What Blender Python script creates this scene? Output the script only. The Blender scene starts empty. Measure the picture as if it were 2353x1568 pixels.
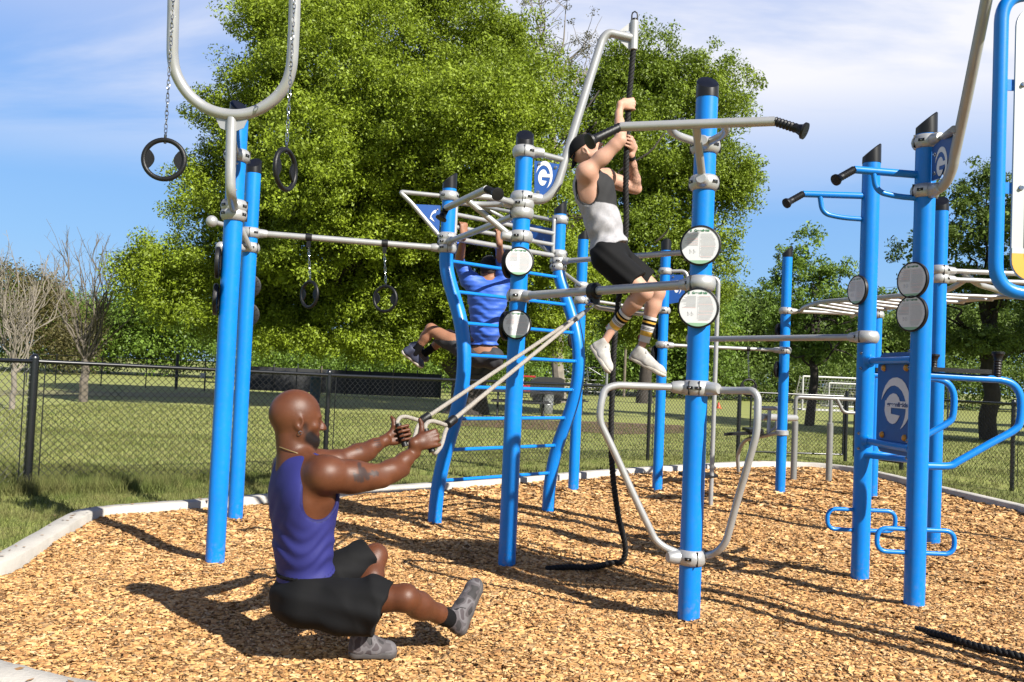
import bpy, math, random
import numpy as np
from mathutils import Vector, Matrix
random.seed(7); rng = np.random.default_rng(11)
S = bpy.context.scene; COL = S.collection
R = math.radians
# ---------------------------------------------------------------- camera
FPX = 2042.0; CXP, CYP = 1176.5, 784.0; HC = 1.32
PITCH = math.atan(73/FPX); ROLL = R(2.46)
_f = np.array([0, math.cos(PITCH), math.sin(PITCH)]); _r0 = np.array([1., 0, 0]); _u0 = np.cross(_r0, _f)
_u = _u0*math.cos(ROLL) - _r0*math.sin(ROLL); _r = _r0*math.cos(ROLL) + _u0*math.sin(ROLL)
CAM = np.array([0, 0, HC])
cd = bpy.data.cameras.new('camera'); cam = bpy.data.objects.new('camera', cd); COL.objects.link(cam)
cd.sensor_width = 36; cd.lens = FPX/2353*36; cd.clip_end = 2000; cd.clip_start = .05
cam.matrix_world = Matrix(((_r[0], _u[0], -_f[0], 0), (_r[1], _u[1], -_f[1], 0), (_r[2], _u[2], -_f[2], HC), (0, 0, 0, 1)))
S.camera = cam
def ray(x, y): return _f + _r*(x-CXP)/FPX - _u*(y-CYP)/FPX
def G(x, y, z=0.):                       # a measured point of the photo on the level z
    d = ray(x, y); return CAM + d*(z-HC)/d[2]
def P(x, y, Y):                          # a measured point at a known depth Y
    d = ray(x, y); return CAM + d*Y/d[1]
def zc(ox, oy, s): return lambda x, y: ((ox+x/s)/1.0408, (oy+y/s)/1.0408)
# ---------------------------------------------------------------- light
SUN_AZ = math.atan2(.69, -.72)           # clockwise from +Y
SUN_EL = R(36)
W = bpy.data.worlds.new('World'); S.world = W; W.use_nodes = True
nt = W.node_tree; nd = nt.nodes; lk = nt.links; nd.clear()
sky = nd.new('ShaderNodeTexSky'); sky.sky_type = 'NISHITA'; sky.sun_disc = False
sky.sun_elevation = SUN_EL; sky.sun_rotation = SUN_AZ; sky.air_density = 1.0; sky.dust_density = .3; sky.ozone_density = 2.2
tc = nd.new('ShaderNodeTexCoord')
sx = nd.new('ShaderNodeSeparateXYZ'); lk.new(tc.outputs['Generated'], sx.inputs[0])
def M(op, a, b=None, clamp=False):
    n = nd.new('ShaderNodeMath'); n.operation = op; n.use_clamp = clamp
    for i, v in enumerate((a, b)):
        if v is None: continue
        if isinstance(v, (int, float)): n.inputs[i].default_value = v
        else: lk.new(v, n.inputs[i])
    return n.outputs[0]
zz = M('ADD', M('MAXIMUM', sx.outputs[2], 0.0), .16)
cx = nd.new('ShaderNodeCombineXYZ')
lk.new(M('DIVIDE', sx.outputs[0], zz), cx.inputs[0]); lk.new(M('DIVIDE', sx.outputs[1], zz), cx.inputs[1])
mp = nd.new('ShaderNodeMapping'); lk.new(cx.outputs[0], mp.inputs[0]); mp.inputs['Rotation'].default_value = (0, 0, R(25)); mp.inputs['Scale'].default_value = (.5, 1.3, 1); mp.inputs['Location'].default_value = (3.4, 1.3, 0)
n1 = nd.new('ShaderNodeTexNoise'); n1.inputs['Scale'].default_value = 1.15; n1.inputs['Detail'].default_value = 10; n1.inputs['Roughness'].default_value = .55; n1.inputs['Distortion'].default_value = .35
lk.new(mp.outputs[0], n1.inputs['Vector'])
cr = nd.new('ShaderNodeValToRGB'); cr.color_ramp.elements[0].position = .33; cr.color_ramp.elements[1].position = .57
cr.color_ramp.interpolation = 'EASE'
lk.new(n1.outputs['Fac'], cr.inputs[0])
hi = M('MULTIPLY', M('MULTIPLY', M('SUBTRACT', sx.outputs[2], .175), 6.5, True), M('MULTIPLY', M('SUBTRACT', .62, sx.outputs[2]), 7.0, True))   # clouds thin out towards the horizon and overhead
bias = M('ADD', M('MULTIPLY', cr.outputs[0], .98), M('MULTIPLY', M('SUBTRACT', sx.outputs[2], .25), 3.4, True))
cl = M('MULTIPLY', M('MULTIPLY', bias, hi), .93, True)
gr = nd.new('ShaderNodeValToRGB'); ge = gr.color_ramp.elements; ge[0].position = 0; ge[0].color = (.40, .66, .95, 1); ge[1].position = 1; ge[1].color = (.016, .06, .26, 1)
for p_, c_ in ((.12, (.31, .60, 1.0, 1)), (.26, (.235, .50, 1.0, 1)), (.42, (.17, .38, .92, 1)), (.62, (.04, .13, .46, 1))):
    k_ = ge.new(p_); k_.color = c_
lk.new(sx.outputs[2], gr.inputs[0]); g10 = nd.new('ShaderNodeMixRGB'); g10.blend_type = 'MULTIPLY'; g10.inputs[0].default_value = 1; lk.new(gr.outputs[0], g10.inputs[1]); g10.inputs[2].default_value = (7.6, 7.7, 7.9, 1)
g11 = nd.new('ShaderNodeMixRGB'); g11.inputs[0].default_value = .88; lk.new(sky.outputs[0], g11.inputs[1]); lk.new(g10.outputs[0], g11.inputs[2])
mx = nd.new('ShaderNodeMixRGB'); lk.new(cl, mx.inputs[0]); lk.new(g11.outputs[0], mx.inputs[1]); mx.inputs[2].default_value = (7.7, 7.75, 8.3, 1)
bg = nd.new('ShaderNodeBackground'); bg.inputs['Strength'].default_value = .05; lk.new(mx.outputs[0], bg.inputs[0])
wo = nd.new('ShaderNodeOutputWorld'); lk.new(bg.outputs[0], wo.inputs[0])
sl = bpy.data.lights.new('sun', 'SUN'); sl.energy = 5.0; sl.angle = R(.5); sl.color = (1, .955, .87)
so = bpy.data.objects.new('sun', sl); COL.objects.link(so)
sd = Vector((math.sin(SUN_AZ)*math.cos(SUN_EL), math.cos(SUN_AZ)*math.cos(SUN_EL), math.sin(SUN_EL)))
so.rotation_euler = (-sd).to_track_quat('-Z', 'Y').to_euler(); so.location = sd*40
S.view_settings.view_transform = 'Standard'; S.view_settings.look = 'None'; S.view_settings.exposure = 1.3; S.view_settings.gamma = 1
S.cycles.max_bounces = 6; S.cycles.transparent_max_bounces = 8; S.cycles.diffuse_bounces = 3; S.cycles.glossy_bounces = 3
# ---------------------------------------------------------------- materials
ALB = .46                                # keeps albedos at real-world values under this exposure
def mat(name, col, rough=.5, metal=0., var=0., vscale=5., bump=0., bscale=40., spec=.5, coat=0., trans=0., island=0., col2=None, sheen=0.):
    col = tuple(c*ALB for c in col); col2 = tuple(c*ALB for c in col2) if col2 else None
    m = bpy.data.materials.new(name); m.use_nodes = True
    t = m.node_tree; N = t.nodes; L = t.links; b = N['Principled BSDF']
    b.inputs['Roughness'].default_value = rough; b.inputs['Metallic'].default_value = metal
    b.inputs['Specular IOR Level'].default_value = spec; b.inputs['Coat Weight'].default_value = coat; b.inputs['Coat Roughness'].default_value = .12
    b.inputs['Sheen Weight'].default_value = sheen
    c = (*col, 1); b.inputs['Base Color'].default_value = c
    src = None
    if var or col2:
        co = N.new('ShaderNodeTexCoord'); n = N.new('ShaderNodeTexNoise'); n.inputs['Scale'].default_value = vscale; n.inputs['Detail'].default_value = 6; n.inputs['Roughness'].default_value = .6
        L.new(co.outputs['Object'], n.inputs['Vector'])
        r = N.new('ShaderNodeValToRGB'); r.color_ramp.elements[0].position = .32; r.color_ramp.elements[1].position = .68
        k2 = col2 if col2 else tuple(x*(1-var) for x in col)
        r.color_ramp.elements[0].color = (*k2, 1); r.color_ramp.elements[1].color = (*(tuple(min(1, x*(1+var)) for x in col) if not col2 else col), 1)
        L.new(n.outputs['Fac'], r.inputs[0]); src = r.outputs[0]
        L.new(src, b.inputs['Base Color'])
    if island:
        g = N.new('ShaderNodeNewGeometry'); h = N.new('ShaderNodeHueSaturation')
        mr = N.new('ShaderNodeMapRange'); mr.inputs['To Min'].default_value = 1-island; mr.inputs['To Max'].default_value = 1+island
        L.new(g.outputs['Random Per Island'], mr.inputs[0]); L.new(mr.outputs[0], h.inputs['Value'])
        if src: L.new(src, h.inputs['Color'])
        else: h.inputs['Color'].default_value = c
        src = h.outputs[0]; L.new(src, b.inputs['Base Color'])
    if bump:
        co = N.new('ShaderNodeTexCoord'); n = N.new('ShaderNodeTexNoise'); n.inputs['Scale'].default_value = bscale; n.inputs['Detail'].default_value = 5
        L.new(co.outputs['Object'], n.inputs['Vector']); bp = N.new('ShaderNodeBump'); bp.inputs['Strength'].default_value = bump; bp.inputs['Distance'].default_value = .01
        L.new(n.outputs['Fac'], bp.inputs['Height']); L.new(bp.outputs[0], b.inputs['Normal'])
    if trans:
        out = N['Material Output']; tr = N.new('ShaderNodeBsdfTranslucent'); ms = N.new('ShaderNodeMixShader'); ms.inputs[0].default_value = trans
        if src: L.new(src, tr.inputs[0])
        else: tr.inputs[0].default_value = c
        L.new(b.outputs[0], ms.inputs[1]); L.new(tr.outputs[0], ms.inputs[2]); L.new(ms.outputs[0], out.inputs[0])
    return m
M_BLUE = mat('blue_paint', (.003, .30, 1.0), .34, var=.07, vscale=3, bump=.03, bscale=300, coat=.08, spec=.32)
M_BLUED = mat('blue_panel', (.010, .11, .46), .4, var=.08, vscale=8, bump=.02, bscale=200)
M_SILV = mat('silver_paint', (.66, .66, .65), .36, .4, var=.07, vscale=9, bump=.04, bscale=400)
M_CLAMP = mat('clamp_metal', (.72, .72, .71), .4, .45, var=.08, vscale=20, bump=.06, bscale=300)
M_BLK = mat('black_rubber', (.011, .011, .012), .45, var=.3, vscale=30, bump=.15, bscale=150, spec=.28)
M_CAP = mat('black_cap', (.012, .012, .013), .36, var=.2, vscale=20, spec=.3)
M_WHITE = mat('white_print', (1.12, 1.12, 1.12), .4, var=.03, vscale=30)
M_GREEN = mat('green_print', (.03, .30, .10), .4, var=.05); M_PALEG = mat('pale_green_print', (.45, .75, .48), .4, var=.03)
M_GREY = mat('grey_print', (.36, .36, .38), .5, var=.05); M_RED = mat('red_print', (1.0, .42, .38), .5, var=.05); M_NAVY = mat('navy_print', (.02, .05, .25), .4, var=.05)
M_CHROME = mat('chrome', (.75, .75, .76), .18, 1., var=.05)
M_ORANGE = mat('yellow_cap', (.85, .38, .02), .35, var=.05)
M_FENCE = mat('black_vinyl', (.010, .011, .012), .27, var=.3, vscale=30, spec=.7)
M_CONC = mat('concrete', (.72, .675, .60), .85, var=.14, vscale=5, bump=.35, bscale=60)
M_ROPE = mat('black_rope', (.014, .013, .013), .6, var=.3, vscale=60, bump=.4, bscale=400, spec=.25)
t = M_BLUE.node_tree; b = t.nodes['Principled BSDF']; src = b.inputs['Base Color'].links[0].from_socket   # dust splashed on the feet, faint scuffs
co = t.nodes.new('ShaderNodeTexCoord'); sp_ = t.nodes.new('ShaderNodeSeparateXYZ'); t.links.new(co.outputs['Object'], sp_.inputs[0]); nn = t.nodes.new('ShaderNodeTexNoise'); nn.inputs['Scale'].default_value = 38; nn.inputs['Detail'].default_value = 7; t.links.new(co.outputs['Object'], nn.inputs['Vector'])
def _m(op, a, b_, cl=False):
    n = t.nodes.new('ShaderNodeMath'); n.operation = op; n.use_clamp = cl
    for i, v in enumerate((a, b_)):
        if isinstance(v, (int, float)): n.inputs[i].default_value = v
        else: t.links.new(v, n.inputs[i])
    return n.outputs[0]
low_ = _m('MULTIPLY', _m('SUBTRACT', .20, sp_.outputs[2]), 4.0, True); dm = _m('MULTIPLY', _m('ADD', low_, .10), _m('MULTIPLY', _m('SUBTRACT', nn.outputs['Fac'], .50), 6.0, True), True)
x_ = t.nodes.new('ShaderNodeMixRGB'); t.links.new(_m('MULTIPLY', dm, .42), x_.inputs[0]); t.links.new(src, x_.inputs[1]); x_.inputs[2].default_value = (.17, .15, .13, 1); t.links.new(x_.outputs[0], b.inputs['Base Color'])
# ---------------------------------------------------------------- mesh helpers
def V3(p): return np.array([p[0], p[1], p[2]], float)
def unit(v): v = np.array(v, float); return v/np.linalg.norm(v)
def perp(d):
    d = unit(d); a = np.array([0, 0, 1.]) if abs(d[2]) < .9 else np.array([1., 0, 0])
    x = unit(np.cross(d, a)); return x, np.cross(d, x)
def fillet(pts, rad, n=7):
    pts = [V3(p) for p in pts]; out = [pts[0]]
    for i in range(1, len(pts)-1):
        a, b, c = pts[i-1], pts[i], pts[i+1]; u = a-b; v = c-b; lu, lv = np.linalg.norm(u), np.linalg.norm(v)
        r = min(rad, .48*lu, .48*lv); p = b+u/lu*r; q = b+v/lv*r
        for k in range(n+1):
            t = k/n; out.append((1-t)**2*p + 2*t*(1-t)*b + t*t*q)
    out.append(pts[-1]); return out
def smooth(pts, n=8, closed=False):      # Catmull-Rom through the points
    p = [V3(q) for q in pts]; m = len(p); out = []
    rg = range(m if closed else m-1)
    for i in rg:
        a = p[(i-1) % m] if closed or i > 0 else 2*p[0]-p[1]; b = p[i]; c = p[(i+1) % m]
        d = p[(i+2) % m] if closed or i+2 < m else 2*p[-1]-p[-2]
        for k in range(n):
            t = k/n; out.append(.5*((2*b)+(c-a)*t+(2*a-5*b+4*c-d)*t*t+(3*b-a-3*c+d)*t**3))
    if not closed: out.append(p[-1])
    return out
class MB:
    def __init__(s): s.v = []; s.f = []; s.m = []; s.n = 0
    def add(s, v, f, mi=0):
        s.v += [tuple(x) for x in v]; s.f += [tuple(i+s.n for i in q) for q in f]; s.m += [mi]*len(f); s.n = len(s.v); return s
    def tube(s, pts, r, seg=14, closed=False, mi=0, cap=True, flat=1.):
        p = np.array([V3(q) for q in pts]); n = len(p); rr = np.broadcast_to(np.asarray(r, float), (n,)) if not callable(r) else np.array([r(i/(n-1)) for i in range(n)])
        if closed: tg = np.roll(p, -1, 0)-np.roll(p, 1, 0)
        else:
            tg = np.zeros_like(p); tg[1:-1] = p[2:]-p[:-2]; tg[0] = p[1]-p[0]; tg[-1] = p[-1]-p[-2]
        tg /= np.maximum(np.linalg.norm(tg, axis=1), 1e-9)[:, None]
        x, _ = perp(tg[0]); V = []
        for i in range(n):
            x = x-tg[i]*np.dot(x, tg[i]); x /= np.linalg.norm(x); y = np.cross(tg[i], x)
            for k in range(seg):
                a = 2*math.pi*k/seg; V.append(p[i]+rr[i]*(math.cos(a)*x+flat*math.sin(a)*y))
        F = []
        for i in range(n if closed else n-1):
            j = (i+1) % n
            for k in range(seg):
                l = (k+1) % seg; F.append((i*seg+k, i*seg+l, j*seg+l, j*seg+k))
        if cap and not closed:
            F.append(tuple(range(seg-1, -1, -1))); F.append(tuple((n-1)*seg+k for k in range(seg)))
        return s.add(V, F, mi)
    def lathe(s, a, ax, prof, seg=20, mi=0):   # prof: (distance along axis, radius)
        a = V3(a); ax = unit(ax); x, y = perp(ax); V = []; F = []
        for h, r in prof:
            for k in range(seg):
                t = 2*math.pi*k/seg; V.append(a+ax*h+r*(math.cos(t)*x+math.sin(t)*y))
        for i in range(len(prof)-1):
            for k in range(seg):
                l = (k+1) % seg; F.append((i*seg+k, i*seg+l, (i+1)*seg+l, (i+1)*seg+k))
        F.append(tuple(range(seg-1, -1, -1))); n = len(prof)-1; F.append(tuple(n*seg+k for k in range(seg)))
        return s.add(V, F, mi)
    def ball(s, c, r, seg=14, mi=0, sc=(1, 1, 1)):
        V = []; F = []; m = seg//2
        for i in range(m+1):
            a = math.pi*i/m
            for k in range(seg):
                b = 2*math.pi*k/seg; V.append((c[0]+r*sc[0]*math.sin(a)*math.cos(b), c[1]+r*sc[1]*math.sin(a)*math.sin(b), c[2]+r*sc[2]*math.cos(a)))
        for i in range(m):
            for k in range(seg):
                l = (k+1) % seg; F.append((i*seg+k, (i+1)*seg+k, (i+1)*seg+l, i*seg+l))
        return s.add(V, F, mi)
    def box(s, c, sz, ax=None, mi=0):
        ax = np.eye(3) if ax is None else np.array(ax); c = V3(c); V = []
        for i in (-1, 1):
            for j in (-1, 1):
                for k in (-1, 1): V.append(c+ax[0]*i*sz[0]/2+ax[1]*j*sz[1]/2+ax[2]*k*sz[2]/2)
        return s.add(V, [(0, 1, 3, 2), (4, 6, 7, 5), (0, 4, 5, 1), (2, 3, 7, 6), (0, 2, 6, 4), (1, 5, 7, 3)], mi)
    def prism(s, poly, o, u, v, th, mi=0):     # 2-D outline in the plane o,u,v extruded by th along u x v
        o = V3(o); u = np.array(u, float); v = np.array(v, float); n = unit(np.cross(u, v)); m = len(poly)
        V = [o+u*a+v*b for a, b in poly]+[o+u*a+v*b+n*th for a, b in poly]
        F = [tuple(range(m-1, -1, -1)), tuple(range(m, 2*m))]+[(i, (i+1) % m, m+(i+1) % m, m+i) for i in range(m)]
        return s.add(V, F, mi)
    def build(s, name, mats, parent=None, flat=False, ang=38):
        me = bpy.data.meshes.new(name); me.from_pydata(s.v, [], s.f); mats = mats if isinstance(mats, (list, tuple)) else [mats]
        for m in mats: me.materials.append(m)
        me.polygons.foreach_set('material_index', s.m)
        if not flat:
            me.shade_smooth()
            me.set_sharp_from_angle(angle=R(ang))
        me.update(); o = bpy.data.objects.new(name, me); COL.objects.link(o)
        if parent is not None: o.parent = parent; o.matrix_parent_inverse = Matrix.Translation(parent.location).inverted() if parent.type == 'EMPTY' else Matrix()
        return o
def arr_mesh(name, v, f, mats, parent=None, smoothed=False, midx=None):
    v = np.asarray(v, np.float32); f = np.asarray(f, np.int32); k = f.shape[1]
    me = bpy.data.meshes.new(name); me.vertices.add(len(v)); me.vertices.foreach_set('co', v.ravel())
    me.loops.add(f.size); me.loops.foreach_set('vertex_index', f.ravel()); me.polygons.add(len(f))
    me.polygons.foreach_set('loop_start', np.arange(0, f.size, k, dtype=np.int32))
    for m in (mats if isinstance(mats, (list, tuple)) else [mats]): me.materials.append(m)
    if midx is not None: me.polygons.foreach_set('material_index', np.asarray(midx, np.int32))
    me.update(calc_edges=True)
    if smoothed: me.shade_smooth()
    o = bpy.data.objects.new(name, me); COL.objects.link(o)
    if parent is not None: o.parent = parent; o.matrix_parent_inverse = Matrix.Translation(parent.location).inverted() if parent.type == 'EMPTY' else Matrix()
    return o
def tag(o, label=None, cat=None, group=None, kind=None):
    if label: o['label'] = label
    if cat: o['category'] = cat
    if group: o['group'] = group
    if kind: o['kind'] = kind
    return o
def thing(name, label, cat, loc=(0, 0, 0), group=None):
    o = bpy.data.objects.new(name, None); COL.objects.link(o); o.location = loc; o.empty_display_size = .1
    return tag(o, label, cat, group)
def text_mb(mb, body, size, o, u, v, lift, mi=0, align='CENTER', sx=1., bold=0.):
    c = bpy.data.curves.new('t', 'FONT'); c.body = body; c.size = size; c.align_x = align; c.align_y = 'CENTER'; c.offset = bold
    ob = bpy.data.objects.new('t', c); COL.objects.link(ob); bpy.context.view_layer.update()
    me = bpy.data.meshes.new_from_object(ob.evaluated_get(bpy.context.evaluated_depsgraph_get()))
    u = np.array(u, float); v = np.array(v, float); n = unit(np.cross(u, v)); o = V3(o)
    mb.add([o+u*p.co[0]*sx+v*p.co[1]+n*lift for p in me.vertices], [tuple(q.vertices) for q in me.polygons], mi)
    bpy.data.objects.remove(ob); bpy.data.curves.remove(c); bpy.data.meshes.remove(me)
# ---------------------------------------------------------------- ground
def hgt(x, y):
    h = .012*np.sin(x*2.1+1.3)*np.cos(y*1.7)+.008*np.sin(x*4.9-y*3.3)+.006*np.sin(x*7.7+y*6.1)
    return h
POSTS = dict(A=(-1.85, 5.77), B=(-2.225, 7.4), C=(-.60, 7.69), D=(.03, 6.17), E=(.42, 8.69), F=(.775, 10.25), G=(1.835, 10.83), H=(1.03, 4.91),
             I=(3.365, 10.96), J=(2.47, 6.19), K=(2.5, 5.43), L=(3.71, 7.74), M=(4.5, 10.97), Q=(1.57, 7.6))
def mound(x, y):
    h = hgt(x, y)
    for px, py in POSTS.values(): h = h+.030*np.exp(-((x-px)**2+(y-py)**2)/.05)
    return h-.012
ZK = .055
kpx = [(-60, 1318), (0, 1280), (100, 1226), (165, 1188), (210, 1170), (300, 1160), (470, 1148), (600, 1138), (800, 1124), (1000, 1110), (1200, 1096), (1320, 1086), (1500, 1073), (1700, 1062), (1810, 1061), (1920, 1068), (2010, 1083), (2160, 1118), (2353, 1162), (2450, 1186)]
KB = [(-1.0, 3.22), (-1.72, 3.48), (-2.12, 3.66), (-2.6, 3.98), (-2.98, 4.5), (-3.13, 5.1)]+[tuple(G(x, y, ZK)[:2]) for x, y in kpx][1:]+[(8.2, 8.4), (8.0, 4.5), (6.2, 2.7), (2.5, 2.3), (.3, 2.5)]
kb = np.array([q[:2] for q in smooth([(x, y, 0) for x, y in KB], 6, True)])
def inside(px, py, poly):
    c = np.zeros(len(px), bool); n = len(poly); j = n-1
    for i in range(n):
        xi, yi = poly[i]; xj, yj = poly[j]
        m = ((yi > py) != (yj > py)) & (px < (xj-xi)*(py-yi)/(yj-yi+1e-12)+xi); c ^= m; j = i
    return c
def offs(poly, d):
    t = np.roll(poly, -1, 0)-np.roll(poly, 1, 0); t /= np.linalg.norm(t, axis=1)[:, None]
    return poly+np.c_[t[:, 1], -t[:, 0]]*d
area = np.sum(kb[:, 0]*np.roll(kb[:, 1], -1)-np.roll(kb[:, 0], -1)*kb[:, 1])
sg = 1 if area > 0 else -1
kin, kout = offs(kb, -sg*.085), offs(kb, sg*.085)
M_GRASS = mat('grass_ground', (.45, .50, .09), .95, col2=(.31, .38, .06), vscale=.9, bump=.6, bscale=55)
t = M_GRASS.node_tree      # second scale: dry straw patches
b = t.nodes['Principled BSDF']; src = b.inputs['Base Color'].links[0].from_socket
co = t.nodes.new('ShaderNodeTexCoord'); nn = t.nodes.new('ShaderNodeTexNoise'); nn.inputs['Scale'].default_value = 7; nn.inputs['Detail'].default_value = 8; nn.inputs['Roughness'].default_value = .75
t.links.new(co.outputs['Object'], nn.inputs['Vector']); rr_ = t.nodes.new('ShaderNodeValToRGB'); rr_.color_ramp.elements[0].position = .45; rr_.color_ramp.elements[1].position = .68
t.links.new(nn.outputs['Fac'], rr_.inputs[0]); mm = t.nodes.new('ShaderNodeMixRGB'); t.links.new(rr_.outputs[0], mm.inputs[0]); t.links.new(src, mm.inputs[1]); mm.inputs[2].default_value = (.165, .135, .052, 1)
t.links.new(mm.outputs[0], b.inputs['Base Color'])
# one sheet to the horizon with a grid fine enough near the gym
def sheet(name, xs, ys, zf, m):
    X, Y = np.meshgrid(xs, ys); Z = zf(X, Y); v = np.c_[X.ravel(), Y.ravel(), Z.ravel()]; nx = len(xs); i = np.arange(len(ys)-1)[:, None]*nx+np.arange(nx-1)[None]
    i = i.ravel(); return arr_mesh(name, v, np.c_[i, i+1, i+nx+1, i+nx], m, smoothed=True)
gx = np.r_[np.linspace(-700, -30, 12), np.linspace(-24, 24, 60), np.linspace(30, 700, 12)]; gy = np.r_[np.linspace(-60, 0, 8), np.linspace(2, 50, 90), np.linspace(60, 900, 16)]
tag(sheet('ground', gx, gy, lambda X, Y: -.05+.0*X, M_GRASS), kind='structure')
# packed base layer of the wood chips
M_MULCH = mat('mulch_base', (.85, .48, .19), .95, col2=(.42, .22, .09), vscale=45, bump=1., bscale=90)
mb = MB(); c0 = kb.mean(0); n = len(kin); V = []; F = []
rings = 26
for r_ in range(rings+1):
    q = c0+(kin-c0)*(r_/rings) if r_ < rings else kin
    z = mound(q[:, 0], q[:, 1])-.02
    V += [(a[0], a[1], zz_) for a, zz_ in zip(q, z)]
for r_ in range(rings):
    for i in range(n):
        j = (i+1) % n; F.append((r_*n+i, r_*n+j, (r_+1)*n+j, (r_+1)*n+i))
tag(mb.add(V, F).build('playground_surface', M_MULCH), kind='structure')
# kerb: rounded top concrete edging, one closed band
mb = MB(); prof = [(-.078, -.10), (-.078, ZK-.010), (-.068, ZK), (.068, ZK), (.078, ZK-.010), (.078, -.10)]
V = []; F = []; tn = np.roll(kb, -1, 0)-np.roll(kb, 1, 0); tn /= np.linalg.norm(tn, axis=1)[:, None]; nr = np.c_[tn[:, 1], -tn[:, 0]]
wob = np.random.default_rng(3).normal(0, .0012, n)
for i in range(n):
    for a, z in prof: V.append((kb[i, 0]+nr[i, 0]*a*(1+wob[i]*3), kb[i, 1]+nr[i, 1]*a*(1+wob[i]*3), z+(wob[i] if z > 0 else 0)))
for i in range(n):
    j = (i+1) % n
    for k in range(5): F.append((i*6+k, i*6+k+1, j*6+k+1, j*6+k))
tag(mb.add(V, F).build('kerb', M_CONC, ang=60), kind='structure')
# wood chips: real loose chips, too many to count
CH = []
def chips(n, x0, x1, y0, y1, L0, L1):
    x = rng.uniform(x0, x1, n); y = rng.uniform(y0, y1, n)
    k = inside(x, y, kin) & (np.abs(x) < .62*y+1.6); x, y = x[k], y[k]; n = len(x)
    z = mound(x, y)+rng.uniform(-.009, .006, n)
    a = rng.uniform(0, 2*np.pi, n); L = rng.uniform(L0, L1, n)*rng.choice([.7, 1, 1, 1.6], n); w = L*rng.uniform(.28, .62, n)
    t1 = rng.normal(0, .16, n); t2 = rng.normal(0, .28, n)
    u = np.c_[np.cos(a)*np.cos(t1), np.sin(a)*np.cos(t1), np.sin(t1)]; s0 = np.c_[-np.sin(a), np.cos(a), np.zeros(n)]
    up = np.cross(u, s0); v = s0*np.cos(t2)[:, None]+up*np.sin(t2)[:, None]; nn = np.cross(u, v)
    c = np.c_[x, y, z]; j = lambda: rng.uniform(.65, 1.1, n)[:, None]
    hu, hv = u*L[:, None]/2, v*w[:, None]/2; th = nn*(w*.28)[:, None]
    q = [c-hu*j()-hv*j(), c+hu*j()-hv*j()*.8, c+hu*j()+hv*j(), c-hu*j()*.9+hv*j()]
    top = [p for p in q]; bot = [p-th for p in q[:2]]
    CH.append(np.stack(top+bot, 1))
chips(400000, -4.6, 5.4, 3.2, 6.2, .014, .034)
chips(225000, -5, 7.6, 6.2, 9.5, .022, .045)
chips(75000, -4, 9, 9.5, 16, .038, .065)
q = np.concatenate(CH); nq = len(q); i = np.arange(nq)[:, None]*6
f = np.concatenate([i+np.array([[0, 1, 2, 3]]), i+np.array([[1, 0, 4, 5]])])
M_CHIP = bpy.data.materials.new('wood_chips'); M_CHIP.use_nodes = True; t = M_CHIP.node_tree; b = t.nodes['Principled BSDF']; b.inputs['Roughness'].default_value = .8; b.inputs['Specular IOR Level'].default_value = .25
g_ = t.nodes.new('ShaderNodeNewGeometry'); r_ = t.nodes.new('ShaderNodeValToRGB'); e = r_.color_ramp.elements
e[0].position = 0; e[0].color = (.22, .105, .036, 1); e[1].position = 1; e[1].color = (.55, .37, .19, 1)
for p_, c_ in ((.12, (.28, .14, .054, 1)), (.35, (.41, .22, .080, 1)), (.62, (.47, .27, .105, 1)), (.86, (.48, .295, .135, 1))):
    k_ = e.new(p_); k_.color = c_
t.links.new(g_.outputs['Random Per Island'], r_.inputs[0])
co = t.nodes.new('ShaderNodeTexCoord'); nn = t.nodes.new('ShaderNodeTexNoise'); nn.inputs['Scale'].default_value = 1.3; nn.inputs['Detail'].default_value = 4
t.links.new(co.outputs['Object'], nn.inputs['Vector']); mr = t.nodes.new('ShaderNodeMapRange'); mr.inputs['From Min'].default_value = .3; mr.inputs['From Max'].default_value = .7; mr.inputs['To Min'].default_value = .84; mr.inputs['To Max'].default_value = 1.12
t.links.new(nn.outputs['Fac'], mr.inputs[0]); hs = t.nodes.new('ShaderNodeHueSaturation'); t.links.new(r_.outputs[0], hs.inputs['Color']); t.links.new(mr.outputs[0], hs.inputs['Value']); t.links.new(hs.outputs[0], b.inputs['Base Color'])
tag(arr_mesh('wood_chips', q.reshape(-1, 3), f, M_CHIP), 'loose tan wood chips covering the ground inside the concrete kerb', 'wood chips', kind='stuff')
# grass blades near the kerb and along the fence
M_BLADE = mat('grass_blade', (.17, .24, .045), .7, col2=(.33, .31, .11), vscale=2.5, island=.35, trans=.3, spec=.3)
GB = []
def blades(n, x0, x1, y0, y1, h0, h1, w, cond=None):
    x = rng.uniform(x0, x1, n); y = rng.uniform(y0, y1, n); k = ~inside(x, y, kout) & (np.abs(x+.03*y) < .62*y+.6)
    if cond is not None: k &= cond(x, y)
    cl = .5+.5*np.sin(x*3.1+np.sin(y*2.3)*2)*np.cos(y*2.7+x); k &= rng.random(n) < .45+.55*cl
    x, y = x[k], y[k]; n = len(x); a = rng.uniform(0, 2*np.pi, n); h = rng.uniform(h0, h1, n); le = rng.uniform(.1, .9, n)*h; la = rng.uniform(0, 2*np.pi, n)
    b_ = np.c_[x, y, np.full(n, -.055)]; s_ = np.c_[np.cos(a), np.sin(a), np.zeros(n)]*w*(.7+.6*rng.random(n))[:, None]
    tip = b_+np.c_[np.cos(la)*le, np.sin(la)*le, h]
    GB.append(np.stack([b_-s_, b_+s_, tip], 1))
blades(120000, -7, 0, 5, 11, .03, .085, .0035)
blades(90000, -9, 9, 9, 16, .03, .08, .005)
blades(60000, -12, 14, 15, 26, .03, .07, .010)
fcx, fcy = G(62, 1113)[:2]
blades(60000, -6.2, -3.4, 6.3, 9.6, .08, .20, .004, lambda x, y: (np.abs((y-fcy)-.28*(x-fcx)) < .28+.25*np.exp(-((x-fcx)**2)/.5)))
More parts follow.
